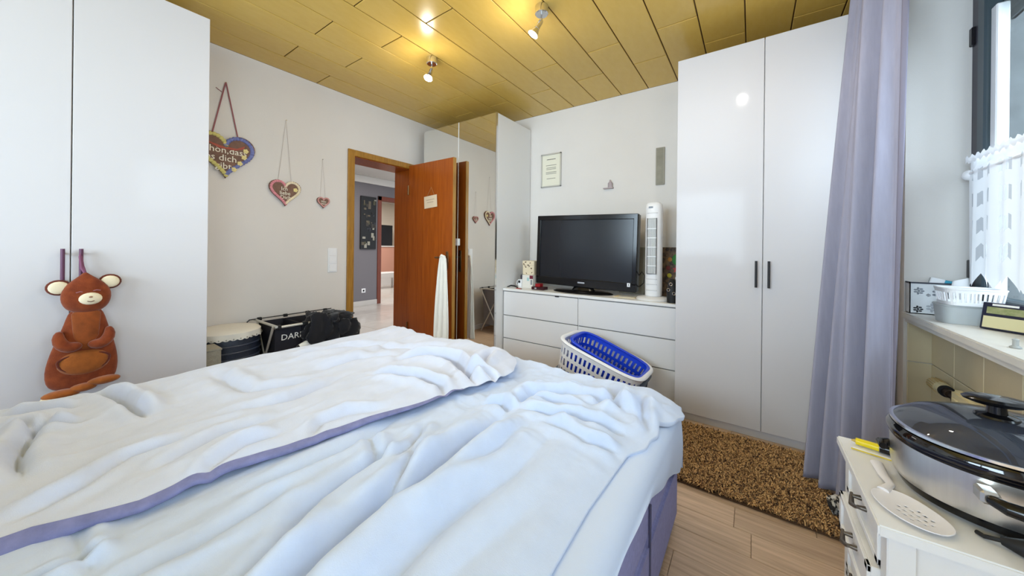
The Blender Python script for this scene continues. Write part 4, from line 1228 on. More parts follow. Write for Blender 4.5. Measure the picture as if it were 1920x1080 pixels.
# bulge along the foot edge, then roll down over it
Z += 0.010 * np.exp(-((Y - 1.42) / 0.10) ** 2) * sstep(-0.45, -0.3, X)
Z -= 0.014 * sstep(1.2, 1.4, Y) * np.exp(-((X + 0.72) / 0.24) ** 2)
ed = sstep(0.0, 0.035, edgeR(Y) + wob * 0 - X)
Z = np.where(X > edgeR(Y) - 0.05, 0.477 + (Z - 0.477) * np.clip((edgeR(Y) + 0.004 - X) / 0.05, 0, 1) ** 0.8, Z)
Z = np.maximum(Z, 0.4765 + 0.005 * foot)
rt = np.stack([X, Y, Z], -1)
lastr = rt[-1].copy(); ex = []
for k in range(1, 13):
    q = lastr.copy(); a = k / 12
    q[:, 1] += 0.035 * math.sin(min(1, a * 2) * PI / 2) 
    q[:, 2] = lastr[:, 2] - 0.035 * (1 - math.cos(min(1, a * 2) * PI / 2)) - max(0, a - 0.4) * 0.26 * (1 - 0.9 * sstep(-0.6, -0.3, q[:, 0]))
    ex.append(q)
rt = np.concatenate([rt, np.array(ex)], 0)
# corner droop over the right foot corner
dr_ = sstep(1.36, 1.52, rt[..., 1]) * sstep(-0.36, -0.2, rt[..., 0])
rt[..., 2] -= 0.025 * dr_
# edge skirt down to the sheet
sk = rt[:, -1:, :].copy(); sk[..., 2] -= 0.0025 + 0.012 * sstep(0.95, 1.2, sk[..., 1]); sk[..., 0] -= 0.003
rt = np.concatenate([rt, sk], 1)
dv = grid_mesh('duvet', DUVET, None, rt)
tag(dv, 'pale blue-grey duvet crumpled on the half of the bed towards the window', 'duvet', 'duvets on the bed')

# left duvet, lying over the edge of the right one
hemX = interp([-0.62, -0.02, 0.01, 0.15, 0.28, 0.39, 0.52, 0.73, 0.95, 1.06, 1.17, 1.30, 1.40, 1.52], [-1.24, -1.19, -1.19, -1.115, -1.11, -1.10, -1.08, -1.03, -0.975, -0.93, -0.90, -0.895, -0.94, -1.04])
ny2, nx2 = 250, 170
yy = np.linspace(-0.60, 1.50, ny2)
U, Y = np.meshgrid(np.linspace(0, 1, nx2), yy)
xl = -2.075
HX_ = hemX(Y) + 0.006 * np.sin(Y * 17)
X = xl + (HX_ - xl) * U
Z = 0.556 + 0.018 * fbm(X * 2.0 + 11, Y * 1.4 + 3, 31, 3)
D = np.zeros_like(X)
for pts, dep, w_, rg in (
    ([(-2.02, 0.15), (-1.86, 0.20), (-1.72, 0.21), (-1.60, 0.23)], 0.022, 0.035, 1.0),
    ([(-1.40, 0.0), (-1.55, -0.01), (-1.65, 0.0), (-1.73, 0.02), (-1.80, 0.05)], 0.020, 0.035, 1.0),
    ([(-1.80, -0.06), (-1.79, 0.0), (-1.71, 0.04), (-1.70, 0.10)], 0.016, 0.03, 1.0),
    ([(-1.95, -0.05), (-1.90, 0.03), (-1.88, 0.10)], 0.016, 0.03, 1.0),
    ([(-1.08, 0.24), (-1.13, 0.28), (-1.16, 0.35), (-1.15, 0.44)], 0.016, 0.028, 1.0),
    ([(-1.24, -0.02), (-1.27, 0.08), (-1.33, 0.15), (-1.33, 0.28)], 0.012, 0.03, 1.0),
    ([(-1.07, 0.49), (-1.13, 0.55), (-1.12, 0.63), (-1.05, 0.74)], 0.012, 0.028, 1.0),
    ([(-1.34, 0.86), (-1.24, 0.90), (-1.14, 0.955), (-1.03, 0.975), (-0.93, 0.92)], 0.020, 0.032, 1.2),
    ([(-1.42, 1.05), (-1.33, 1.15), (-1.16, 1.19), (-1.0, 1.11), (-0.92, 1.08)], 0.026, 0.04, 1.2),
    ([(-1.94, 0.46), (-1.72, 0.47), (-1.60, 0.50), (-1.54, 0.60), (-1.49, 0.74)], 0.013, 0.05, 1.0),
    ([(-1.21, 0.18), (-1.28, 0.34), (-1.25, 0.48)], 0.010, 0.035, 1.0),
    ([(-1.43, 0.36), (-1.36, 0.55), (-1.42, 0.78)], 0.012, 0.045, 1.0),
    ([(-1.62, 0.75), (-1.58, 0.95), (-1.45, 1.1)], 0.012, 0.05, 1.0),
    ([(-1.85, 0.75), (-1.80, 1.0), (-1.70, 1.2)], 0.012, 0.05, 1.0),
    ([(-1.70, 1.12), (-1.52, 1.22), (-1.35, 1.32)], 0.012, 0.05, 1.0),
    ([(-1.06, 1.10), (-0.98, 1.15), (-0.92, 1.17), (-0.88, 1.16)], 0.022, 0.028, 1.0),
    ([(-1.10, 1.40), (-1.06, 1.28), (-1.02, 1.22)], 0.015, 0.035, 1.0)):
    D += fold(X, Y, pts, dep, w_, rg)
D += 0.015 * fbm(X * 8 + 2, Y * 3.0 + 5, 41, 4)
D += 0.020 * (0.5 - 1.3 * np.abs(fbm(X * 5.5 + Y * 0.6 + 7, Y * 1.7 + 1, 51, 3)))
D += 0.0042 * fbm(X * 22 + 5, Y * 8 + X * 3, 71, 3) + 0.005 * (0.4 - np.abs(fbm(X * 14 + 9, Y * 5 + X * 3, 76, 2)))
Z = Z + D
Z += 0.022 * np.exp(-((Y - 1.40) / 0.14) ** 2) * np.exp(-((X + 1.35) / 0.45) ** 2)
dR = HX_ - X
Z = 0.528 + (Z - 0.528) * np.sqrt(np.clip((dR + 0.010) / 0.12, 0, 1))
dL = X - xl
Z = np.where(dL < 0.10, 0.46 + (Z - 0.46) * np.sqrt(np.clip(1 - (1 - dL / 0.10) ** 2, 0, 1)), Z)
Z = Z - 0.04 * sstep(1.43, 1.50, Y) ** 2
lt = np.stack([X, Y, Z], -1)
lastr = lt[-1].copy(); ex = []
for k in range(1, 13):
    q = lastr.copy(); a = k / 12
    q[:, 1] += 0.075 * math.sin(min(1, a * 2) * PI / 2)
    q[:, 2] = lastr[:, 2] - 0.06 * (1 - math.cos(min(1, a * 2) * PI / 2)) - max(0, a - 0.4) * 0.30
    ex.append(q)
lt = np.concatenate([lt, np.array(ex)], 0)
firstc = lt[:, :1, :].copy(); cols = []
for k in (3, 2, 1):
    q = firstc.copy(); q[..., 2] -= 0.05 * k; q[..., 0] += 0.004 * k; cols.append(q)
lt = np.concatenate(cols + [lt], 1)
dl = grid_mesh('duvet', DUVETL, None, lt)
tag(dl, 'light grey duvet on the half of the bed towards the white wardrobe', 'duvet', 'duvets on the bed')
# its turned-up lavender underside along the hem
hp_ = []
ysh = np.linspace(-0.60, 1.02, 200)
for i, y in enumerate(ysh):
    j = min(ny2 - 1, int(round((y + 0.60) / 2.10 * (ny2 - 1))))
    x0, z0 = float(HX_[j, 0] if False else hemX(y) + 0.006 * math.sin(y * 17)), float(np.interp(y, Y[:, -1], Z[:, -1]))
    wd_ = float(np.interp(y, [-0.6, 0.0, 0.08, 0.6, 0.82, 0.95, 1.1], [0.030, 0.040, 0.024, 0.022, 0.012, 0.003, 0.001]))
    r = []
    for k in range(7):
        t = k / 6
        r.append((x0 + 0.010 * math.sin(t * PI) + wd_ * 0.55 * t - 0.001, y, z0 + 0.002 - wd_ * 0.95 * t))
    hp_.append(r)
hm = grid_mesh('hem', LAVEN, dl, np.array(hp_))
tag(hm, 'lavender underside showing along the hem')

# ------------------------------------------------------------------ shaggy rug
rg = thing('shag_rug', (-0.15, 2.10, 0.0), 'brown shaggy rug on the floor before the two-door wardrobe', 'rug')
bx('backing', mat('rug_backing', (84, 62, 42), 0.9), rg, -0.50, 0.30, 1.80, 2.405, 0.001, 0.010)
rs = np.random.RandomState(5)
def pile(n, colour, name, sd):
    rs = np.random.RandomState(sd)
    bx_, by_ = rs.uniform(-0.50, 0.30, n), rs.uniform(1.80, 2.405, n)
    th = rs.uniform(0, 2 * PI, n); ln = rs.uniform(0.014, 0.030, n); ht = rs.uniform(0.010, 0.024, n); w = rs.uniform(0.0016, 0.0032, n)
    dx, dy = np.cos(th) * ln, np.sin(th) * ln
    px, py = -np.sin(th) * w, np.cos(th) * w
    V = np.empty((n, 5, 3))
    V[:, 0] = np.stack([bx_ - px, by_ - py, np.full(n, .009)], -1); V[:, 1] = np.stack([bx_ + px, by_ + py, np.full(n, .009)], -1)
    V[:, 2] = np.stack([bx_ + dx * .5 + px, by_ + dy * .5 + py, .009 + ht], -1); V[:, 3] = np.stack([bx_ + dx * .5 - px, by_ + dy * .5 - py, .009 + ht], -1)
    V[:, 4] = np.stack([bx_ + dx, by_ + dy, .009 + ht * .7], -1)
    V -= np.array(rg.location)
    b = np.arange(n)[:, None] * 5
    F = [tuple(x) for x in (b + np.array([[0, 1, 2, 3]])).tolist()] + [tuple(x) for x in (b + np.array([[3, 2, 4]])).tolist()]
    me = bpy.data.meshes.new(name); me.from_pydata(V.reshape(-1, 3).tolist(), [], F); me.update(); me.materials.append(colour)
    o = link(name, me, rg); o['kind'] = 'stuff'; return o
pile(11500, mat('rug_tan', (210, 168, 114), 0.85), 'pile', 1)
pile(8000, mat('rug_brown', (150, 113, 74), 0.85), 'pile', 2)
pile(4000, mat('rug_dark', (72, 50, 34), 0.85), 'pile', 3)

# ------------------------------------------------------------------ curtain at the far window side
nz, ns = 90, 120
P = np.zeros((nz, ns, 3))
for j in range(nz):
    t = j / (nz - 1)                                          # 0 top, 1 bottom
    z = 2.455 - t * (2.455 - 0.04)
    ax, ay = 0.428 - 0.178 * t, 2.41 - 0.24 * t              # far edge
    bx_, by_ = 0.505 - 0.075 * t, 2.09 - 0.15 * t            # near edge
    for i in range(ns):
        s = i / (ns - 1)
        nx_, ny_ = -(by_ - ay), (bx_ - ax); L = math.hypot(nx_, ny_); nx_, ny_ = nx_ / L, ny_ / L
        amp = 0.021 + 0.021 * t
        ww = amp * math.sin(s * 2 * PI * 3.6 + 0.6 + 0.5 * t) + 0.35 * amp * math.sin(s * 2 * PI * 8.3 + 1.2 - t * 1.5)
        if s > 0.42: pass
        ww += 0.030 * math.exp(-((s - 0.62) / 0.10) ** 2) - 0.026 * math.exp(-((s - 0.44) / 0.05) ** 2)
        P[j, i] = (ax + (bx_ - ax) * s + nx_ * -ww, ay + (by_ - ay) * s + ny_ * -ww, z)
cu = thing('curtain', (0.42, 2.2, 0.0), 'long grey lilac curtain gathered between wardrobe and window', 'curtain')
o = grid_mesh('fabric', CURT, cu, P)
s_ = o.modifiers.new('thick', 'SOLIDIFY'); s_.thickness = 0.003
q = P[:, -5:, :].copy(); q[..., 0] += 0.004; q[..., 1] -= 0.006
o = grid_mesh('side_hem', mat('hem_lilac', (128, 124, 140), 0.8), cu, q)
s_ = o.modifiers.new('thick', 'SOLIDIFY'); s_.thickness = 0.004
cr = thing('curtain_rail', (0.46, 1.2, 2.475), 'white curtain rail under the ceiling above the window', 'curtain rail')
bx('rail', WHITE2, cr, 0.435, 0.475, -0.2, 2.44, 2.474, 2.497, bev=0.003)
bx('end_cap', WHITE2, cr, 0.432, 0.478, 2.44, 2.45, 2.471, 2.498, bev=0.002)
zb = thing('patterned_cloth', (0.33, 1.90, 0.0), 'black and white crumpled cloth on the floor under the curtain', 'cloth')
STR = mat('zebra_cloth', (208, 204, 196), 0.85, rgb2=(38, 36, 36), scale=34, stretch=(1.5, 0.6, 1), thresh=(0.46, 0.52))
cloth_lump('cloth', (0.345, 1.895, 0.055), 0.04, 0.075, 0.055, STR, zb, 61, 0.5, 40)
cloth_lump('fold', (0.305, 1.955, 0.052), 0.032, 0.045, 0.028, STR, zb, 71, 0.5, 32)

# ------------------------------------------------------------------ café curtain on its rod
cc_ = thing('cafe_curtain', (0.755, 1.6, 0.98), 'white chequered café curtain with zigzag hem on the window', 'curtain')
mb = MB(); mb.sweep([(0.752, 2.292, 1.445), (0.752, 0.75, 1.445)], 0.006, n=10); mb.build('rod', WHITE2, cc_, True)
mb = MB(); mb.ball((0.752, 2.30, 1.440), 0.020, 0.020, 0.022, n=14); mb.ball((0.752, 2.318, 1.44), 0.010, 0.010, 0.010, n=10); mb.build('finial', WHITE2, cc_, True)
CAF = bpy.data.materials.new('sheer_white'); CAF.use_nodes = True
def sheer(m, alpha, col):
    n, l = m.node_tree.nodes, m.node_tree.links
    n.remove(n['Principled BSDF'])
    tr = n.new('ShaderNodeBsdfTransparent'); di = n.new('ShaderNodeBsdfDiffuse'); tl = n.new('ShaderNodeBsdfTranslucent')
    di.inputs['Color'].default_value = col; tl.inputs['Color'].default_value = col
    a = n.new('ShaderNodeMixShader'); a.inputs[0].default_value = 0.16
    b = n.new('ShaderNodeMixShader'); b.inputs[0].default_value = alpha
    l.new(di.outputs[0], a.inputs[1]); l.new(tl.outputs[0], a.inputs[2])
    l.new(tr.outputs[0], b.inputs[1]); l.new(a.outputs[0], b.inputs[2])
    l.new(b.outputs[0], n['Material Output'].inputs['Surface'])
sheer(CAF, 0.97, (0.92, 0.93, 0.95, 1))
CAF2 = bpy.data.materials.new('sheer_window_white'); CAF2.use_nodes = True
sheer(CAF2, 0.74, (0.70, 0.72, 0.76, 1))
V, F, MI = [], [], []
ny_, nz_ = 192, 54
y0_, y1_ = 2.285, 0.75
for j in range(nz_ + 1):
    v = j / nz_
    for i in range(ny_ + 1):
        s = i / ny_
        y = y0_ + (y1_ - y0_) * s
        zig = abs(((s * 24) % 1.0) - 0.5) * 2
        zt = 1.500 + 0.006 * math.sin(s * 190)
        zbm = 0.975 + 0.055 * (1 - zig)
        z = zt + (zbm - zt) * v
        fl_ = 0.010 * math.sin(s * 2 * PI * 15 + 0.7) * (0.3 + 0.7 * v)
        V.append((0.746 + fl_ + (0.004 if j < 5 else 0), y, z))
for j in range(nz_):
    for i in range(ny_):
        F.append((j * (ny_ + 1) + i, j * (ny_ + 1) + i + 1, (j + 1) * (ny_ + 1) + i + 1, (j + 1) * (ny_ + 1) + i))
        cx, cz = i % 8, j % 12
        MI.append(1 if (2 <= cx <= 4 and 5 <= j <= 49 and 4 <= cz <= 9 and not (j > 47)) else 0)
me = bpy.data.meshes.new('fabric'); off = np.array(cc_.location)
me.from_pydata((np.array(V) - off).tolist(), [], F); me.update(); me.materials.append(CAF); me.materials.append(CAF2)
me.polygons.foreach_set('material_index', MI)
me.polygons.foreach_set('use_smooth', [True] * len(F))
link('fabric', me, cc_)
mb = MB(); mb.add([(0.738, y0_ + (y1_ - y0_) * i / 120, 1.498 + 0.007 * math.sin(i * 1.9) + (0.014 if k else -0.012)) for k in (0, 1) for i in range(121)], [(i, i + 1, 122 + i, 121 + i) for i in range(120)])
mb.build('ruffle', CAF, cc_)

# ------------------------------------------------------------------ things on the window sill
bxm = thing('flower_print_box', (0.68, 2.345, SZ), 'white storage box with grey flower print at the sill corner', 'box')
BXW = mat('white_print_box', (222, 224, 226), 0.5, var=0.06, scale=12)
o = MB()
o.box(0.598, 0.772, 2.342, 2.345, SZ + 0.0005, SZ + 0.142); o.box(0.598, 0.772, 2.388, 2.391, SZ + 0.0005, SZ + 0.142)
o.box(0.598, 0.601, 2.342, 2.391, SZ + 0.0005, SZ + 0.142); o.box(0.769, 0.772, 2.342, 2.391, SZ + 0.0005, SZ + 0.142); o.box(0.598, 0.772, 2.342, 2.391, SZ + 0.0005, SZ + 0.004)
o.build('body', BXW, bxm)
o = MB(); o.box(0.596, 0.774, 2.3405, 2.3435, SZ + 0.138, SZ + 0.145); o.box(0.596, 0.6, 2.3405, 2.392, SZ + 0.138, SZ + 0.145); tag(o.build('edge_band', mat('charcoal_band', (56, 58, 70), 0.5), bxm), 'dark edge band')
def flower(name, m, par, cx, cz, r, y):
    mb = MB()
    for k in range(7):
        a = k * 2 * PI / 7
        mb.ball((cx + math.cos(a) * r * 0.62, y, cz + math.sin(a) * r * 0.62), r * 0.34, 0.0012, r * 0.20, n=8) if abs(math.cos(a)) > 0.5 else mb.ball((cx + math.cos(a) * r * 0.62, y, cz + math.sin(a) * r * 0.62), r * 0.2, 0.0012, r * 0.34, n=8)
    mb.ball((cx, y, cz), r * 0.25, 0.0014, r * 0.25, n=8)
    return mb.build(name, m, par)
FG = mat('grey_flower_print', (128, 132, 140), 0.6)
flower('flower_print', FG, bxm, 0.690, SZ + 0.098, 0.027, 2.3415)
flower('flower_print', FG, bxm, 0.626, SZ + 0.105, 0.018, 2.3415)
flower('flower_print', mat('light_flower_print', (168, 172, 178), 0.6), bxm, 0.668, SZ + 0.032, 0.022, 2.3415)
flower('flower_print', mat('black_flower_print', (26, 26, 30), 0.6), bxm, 0.624, SZ + 0.022, 0.017, 2.3415)
flower('flower_print', FG, bxm, 0.655, SZ + 0.088, 0.008, 2.3415)
bp_ = thing('blue_packet', (0.69, 2.35, SZ), 'turquoise paper packet sticking out of the flower print box', 'packet')
mb = MB(); mb.box(-0.045, 0.04, -0.008, 0.008, 0, 0.15, bev=0.003, M=Matrix.Translation((0.675, 2.368, SZ + 0.012)) @ Matrix.Rotation(math.radians(14), 4, 'Y')); mb.build('packet', mat('turquoise_paper', (64, 166, 196), 0.5), bp_)
mb = MB(); mb.box(-0.045, 0.0, -0.0085, 0.0085, 0.10, 0.1515, bev=0.002, M=Matrix.Translation((0.675, 2.368, SZ + 0.012)) @ Matrix.Rotation(math.radians(14), 4, 'Y')); mb.build('flap', WHITE2, bp_)
wp = thing('white_packet', (0.735, 2.31, SZ), 'white crumpled packet with grey print behind the white basket', 'packet')
mb = MB(); mb.loft([((0.735, 2.315, SZ + 0.001), (0.028, 0, 0), (0, 0.012, 0)), ((0.737, 2.318, SZ + 0.10), (0.030, 0, 0.004), (0, 0.014, 0)), ((0.74, 2.322, SZ + 0.165), (0.022, 0, 0.008), (0, 0.003, 0))], n=16); mb.build('bag', WHITE2, wp, True)
mb = MB()
for k in range(5): mb.ball((0.720 + k * 0.008, 2.303, SZ + 0.09 + 0.014 * (k % 3)), 0.003, 0.0012, 0.003, n=6)
mb.build('print', FG, wp)
tb_ = thing('clear_tub', (0.69, 2.12, SZ), 'translucent plastic tub under the white slotted basket', 'tub')
TUB = mat('milky_plastic', (214, 220, 222), 0.35, trans=0.35)
MB().lathe([(0.0, 0.0005), (0.066, 0.0005), (0.074, 0.072), (0.071, 0.072), (0.063, 0.004), (0.0, 0.004)], c=(0.690, 2.155, SZ), n=40, sx=0.90, sy=0.85, power=4.5).build('body', TUB, tb_, True, 30)
MB().lathe([(0.0735, 0.066), (0.077, 0.070), (0.0735, 0.0745)], c=(0.690, 2.155, SZ), n=40, sx=0.90, sy=0.85, power=4.5).build('rim', TUB, tb_, True)
def small_basket():
    t = thing('white_basket', (0.69, 2.13, SZ + 0.076), 'small white slotted plastic basket sitting on the clear tub', 'basket')
    z0 = SZ + 0.0765
    mb = MB()
    L, W_ = 0.078, 0.066
    nper = 80
    def pt(k, z):
        f = 1.0 - 0.10 * (1 - z / 0.062); th = 2 * PI * k / nper
        c, s = math.cos(th), math.sin(th); a, b = L * f, W_ * f
        r = (abs(c / a) ** 5 + abs(s / b) ** 5) ** -0.2
        return (0.705 + r * c, 2.145 + r * s, z0 + z)
    zs = [0, 0.012, 0.048, 0.062]
    V = [pt(k, z) for z in zs for k in range(nper)]
    F = []
    for r in range(3):
        for i in range(nper):
            if r == 1 and i % 2 == 0: continue
            F.append((r * nper + i, r * nper + (i + 1) % nper, (r + 1) * nper + (i + 1) % nper, (r + 1) * nper + i))
    F.append(tuple(range(nper)))
    mb.add(V, F); o = mb.build('body', WHITE2, t)
    s_ = o.modifiers.new('thick', 'SOLIDIFY'); s_.thickness = 0.002; s_.offset = 1
    mb = MB(); mb.sweep([pt(k, 0.062) for k in range(nper + 1)], 0.004, n=8, cap=False); mb.build('rim', WHITE2, t, True)
small_basket()
gbx = thing('game_box', (0.745, 1.985, SZ), 'dark box with cream panel and leaf picture leaning on the sill', 'box')
GM = Matrix.Translation((0.720, 1.985, SZ + 0.0005)) @ Matrix.Rotation(math.radians(-38), 4, 'Z') @ Matrix.Rotation(math.radians(-12), 4, 'X')
GM = Matrix.Translation((0.744, 1.985, SZ + 0.003)) @ Matrix.Rotation(math.radians(-50), 4, 'Z') @ Matrix.Rotation(math.radians(-10), 4, 'X')
def gb_(name, m, *a, **k):
    mb = MB(); mb.M = GM; mb.box(*a, **k); return mb.build(name, m, gbx)
gb_('carton', mat('navy_card', (28, 30, 52), 0.45), -0.075, 0.075, 0.0, 0.022, 0.0, 0.098, bev=0.002)
tag(gb_('panel', mat('straw_panel', (212, 204, 160), 0.6), -0.068, 0.048, -0.0015, 0.001, 0.006, 0.048), 'cream lower panel')
tag(gb_('picture_panel', mat('leaf_picture', (168, 164, 124), 0.6, rgb2=(112, 128, 70), scale=40), -0.062, 0.052, -0.0015, 0.001, 0.058, 0.082), 'leaf picture')
tag(gb_('title', mat('white_print', (232, 230, 226), 0.7), -0.05, 0.012, -0.0015, 0.001, 0.087, 0.094), 'white title print')
tag(gb_('corner', mat('wine_corner', (92, 20, 44), 0.5), 0.054, 0.075, -0.0012, 0.001, 0.0, 0.040), 'wine red corner')
sp_ = thing('small_grey_peg', (0.642, 1.67, SZ), 'tiny grey cone standing near the sill edge', 'figurine')
MB().lathe([(0.0, 0.0005), (0.010, 0.0005), (0.009, 0.006), (0.006, 0.008), (0.006, 0.022), (0.007, 0.026), (0.0, 0.030)], c=(0.642, 1.685, SZ), n=16).build('cone', mat('pale_grey_peg', (166, 168, 166), 0.5), sp_, True)
MB().lathe([(0.0105, 0.0), (0.012, 0.002), (0.0105, 0.004)], c=(0.642, 1.685, SZ + 0.0006), n=16).build('foot', mat('pale_grey_peg', (166, 168, 166), 0.5), sp_, True)

# ------------------------------------------------------------------ radiator with its thermostat
ra = thing('radiator', (0.655, 1.45, 0.1), 'cream panel radiator in the tiled niche below the sill', 'radiator')
bx('panel', CREAM, ra, 0.635, 0.668, 0.78, 2.06, 0.12, 0.585, bev=0.008, seg=2)
for k in range(20):
    y = 0.82 + k * 0.062
    bx('fin', CREAM, ra, 0.629, 0.637, y, y + 0.04, 0.15, 0.56, bev=0.004)
bx('bracket', CREAM, ra, 0.666, 0.682, 1.90, 1.93, 0.2, 0.55)
mb = MB(); mb.sweep([(0.655, 2.06, 0.545), (0.655, 2.13, 0.545)], 0.010, n=12); mb.sweep([(0.655, 2.11, 0.545), (0.664, 2.11, 0.50), (0.664, 2.11, 0.01)], 0.008, n=10)
mb.sweep([(0.655, 2.12, 0.545), (0.655, 2.165, 0.545)], [0.016, 0.016], n=14); mb.build('valve', mat('dark_bronze_valve', (58, 44, 36), 0.4, metal=0.5), ra, True)
mb = MB(); mb.sweep([(0.655, 2.165, 0.545), (0.655, 2.20, 0.545), (0.655, 2.262, 0.545), (0.655, 2.270, 0.545)], [0.024, 0.025, 0.023, 0.018], n=24); th_ = mb.build('thermostat_head', CREAM, ra, True)
mb = MB()
for k in range(16):
    a = k * 2 * PI / 16
    mb.box(-0.0025, 0.0025, 2.200, 2.264, 0.0225, 0.0265, M=Matrix.Translation((0.655, 0, 0.545)) @ Matrix.Rotation(a, 4, 'Y'))
mb.build('grip_rib', mat('tan_rib', (196, 170, 116), 0.5), th_)
mb = MB(); mb.sweep([(0.655, 2.155, 0.545), (0.655, 2.168, 0.545)], 0.0235, n=20); mb.build('collar', BLACKR, th_, True)

# ------------------------------------------------------------------ bedside chest with the slow cooker
ns_ = thing('bedside_chest', (0.43, 1.15, 0), 'white bedside chest with small drawers carrying the slow cooker', 'bedside chest')
NSW = mat('white_nightstand', (234, 232, 230), 0.4, var=0.02, scale=4)
TZ = 0.58
NX0, NX1, NY0, NY1 = 0.222, 0.622, 0.972, 1.332
bx('top', NSW, ns_, 0.206, 0.626, 0.955, 1.350, TZ - 0.022, TZ, bev=0.003, seg=2)
for x in (NX0, NX1 - 0.04):
    for y in (NY0, NY1 - 0.04): bx('post', NSW, ns_, x, x + 0.04, y, y + 0.04, 0.0, TZ - 0.022, bev=0.002)
bx('side_panel', NSW, ns_, NX0 + 0.03, NX1 - 0.03, NY0 + 0.010, NY0 + 0.018, 0.08, TZ - 0.022)
bx('side_panel', NSW, ns_, NX0 + 0.03, NX1 - 0.03, NY1 - 0.018, NY1 - 0.010, 0.08, TZ - 0.022)
bx('back_panel', NSW, ns_, NX1 - 0.018, NX1 - 0.010, NY0 + 0.03, NY1 - 0.03, 0.08, TZ - 0.022)
bx('bottom', NSW, ns_, NX0 + 0.01, NX1 - 0.01, NY0 + 0.01, NY1 - 0.01, 0.06, 0.08)
PEW = mat('pewter_pull', (104, 96, 88), 0.4, metal=0.7)
for k, (z0, z1, out) in enumerate(((0.463, 0.552, 0.0), (0.362, 0.456, 0.015), (0.258, 0.354, 0.0), (0.09, 0.25, 0.0))):
    x = NX0 + 0.002 - out
    d = bx('drawer', NSW, ns_, x, x + 0.016, NY0 + 0.043, NY1 - 0.043, z0, z1, bev=0.0015)
    mb = MB()
    y0, y1 = NY0 + 0.043, NY1 - 0.043
    for a in ((y0, y0 + 0.02, z0, z1), (y1 - 0.02, y1, z0, z1), (y0, y1, z0, z0 + 0.014), (y0, y1, z1 - 0.014, z1)):
        mb.box(x - 0.006, x + 0.001, *a, bev=0.0015)
    mb.build('raised_border', NSW, d)
    if out:
        mb = MB(); mb.box(x + 0.016, x + 0.30, y0 + 0.006, y0 + 0.014, z0 + 0.01, z1 - 0.012); mb.box(x + 0.016, x + 0.30, y1 - 0.014, y1 - 0.006, z0 + 0.01, z1 - 0.012); mb.box(x + 0.016, x + 0.30, y0 + 0.006, y1 - 0.006, z0 + 0.008, z0 + 0.012)
        mb.build('drawer_box', NSW, d)
    zc, yc = (z0 + z1) / 2, 1.15
    mb = MB()
    for s in (-1, 1):
        mb.sweep([(x, yc + s * 0.022, zc + 0.003), (x - 0.016, yc + s * 0.022, zc + 0.003)], [0.006, 0.004], n=10)
    mb.sweep([(x - 0.016, yc - 0.03, zc + 0.006), (x - 0.018, yc - 0.018, zc), (x - 0.021, yc, zc - 0.006), (x - 0.018, yc + 0.018, zc), (x - 0.016, yc + 0.03, zc + 0.006)], [0.003, 0.0045, 0.0055, 0.0045, 0.003], n=10)
    mb.build('pull', PEW, d, True)

sc_ = thing('slow_cooker', (0.44, 1.165, TZ), 'oval steel slow cooker with dark glass lid on the bedside chest', 'slow cooker')
CKX, CKY, SXc, SYc = 0.440, 1.168, 0.170, 0.148
def oval(prof, n=72, p=2.25): return MB().lathe([(r, z) for r, z in prof], c=(CKX, CKY, TZ), n=n, sx=SXc, sy=SYc, power=p)
oval([(0.0, 0.022), (0.90, 0.022), (0.955, 0.028), (0.975, 0.046), (0.985, 0.115), (0.985, 0.118), (0.0, 0.118)]).build('housing', STEEL, sc_, True, 35)
oval([(0.0, 0.005), (0.84, 0.005), (0.90, 0.010), (0.948, 0.027), (0.95, 0.030), (0.90, 0.032), (0.0, 0.032)]).build('base_ring', BLACKP, sc_, True, 35)
for a in (0.7, 2.4, 3.9, 5.5):
    MB().cyl((CKX + 0.75 * SXc * math.cos(a), CKY + 0.75 * SYc * math.sin(a), TZ + 0.0005), (CKX + 0.75 * SXc * math.cos(a), CKY + 0.75 * SYc * math.sin(a), TZ + 0.010), 0.010).build('foot', BLACKR, sc_, True)
oval([(0.90, 0.112), (1.005, 0.116), (1.02, 0.122), (1.015, 0.130), (0.985, 0.138), (0.93, 0.138), (0.88, 0.120), (0.84, 0.05), (0.0, 0.045)]).build('crock', mat('black_ceramic', (12, 11, 14), 0.06, coat=0.6), sc_, True, 35)
tag(oval([(0.988, 0.108), (1.0, 0.112), (1.0, 0.117), (0.985, 0.117)]).build('upper_band', BLACKP, sc_, True), None)
ld = oval([(0.955, 0.139), (0.985, 0.141), (0.985, 0.146), (0.955, 0.147)]).build('lid_rim', CHROME, sc_, True, 35)
LID = mat('smoked_lid_glass', (46, 52, 66), 0.02, spec=0.9, alpha=0.80)
oval([(0.96, 0.144), (0.90, 0.156), (0.78, 0.170), (0.60, 0.182), (0.40, 0.189), (0.20, 0.193), (0.0, 0.194)]).build('lid', LID, sc_, True, 60)
KX, KY = CKX - 0.022, CKY - 0.012
mb = MB(); mb.lathe([(0.0, 0.192), (0.030, 0.192), (0.028, 0.196), (0.014, 0.200), (0.0125, 0.216), (0.018, 0.219), (0.0, 0.22)], c=(KX, KY, TZ), n=28); mb.build('knob_stem', BLACKP, sc_, True, 40)
mb = MB(); mb.lathe([(0.0, 0.217), (0.026, 0.217), (0.036, 0.222), (0.038, 0.226), (0.032, 0.231), (0.0, 0.233)], c=(KX, KY, TZ), n=32, sx=1.25, sy=0.8, M=None); mb.build('knob', BLACKP, sc_, True, 40)
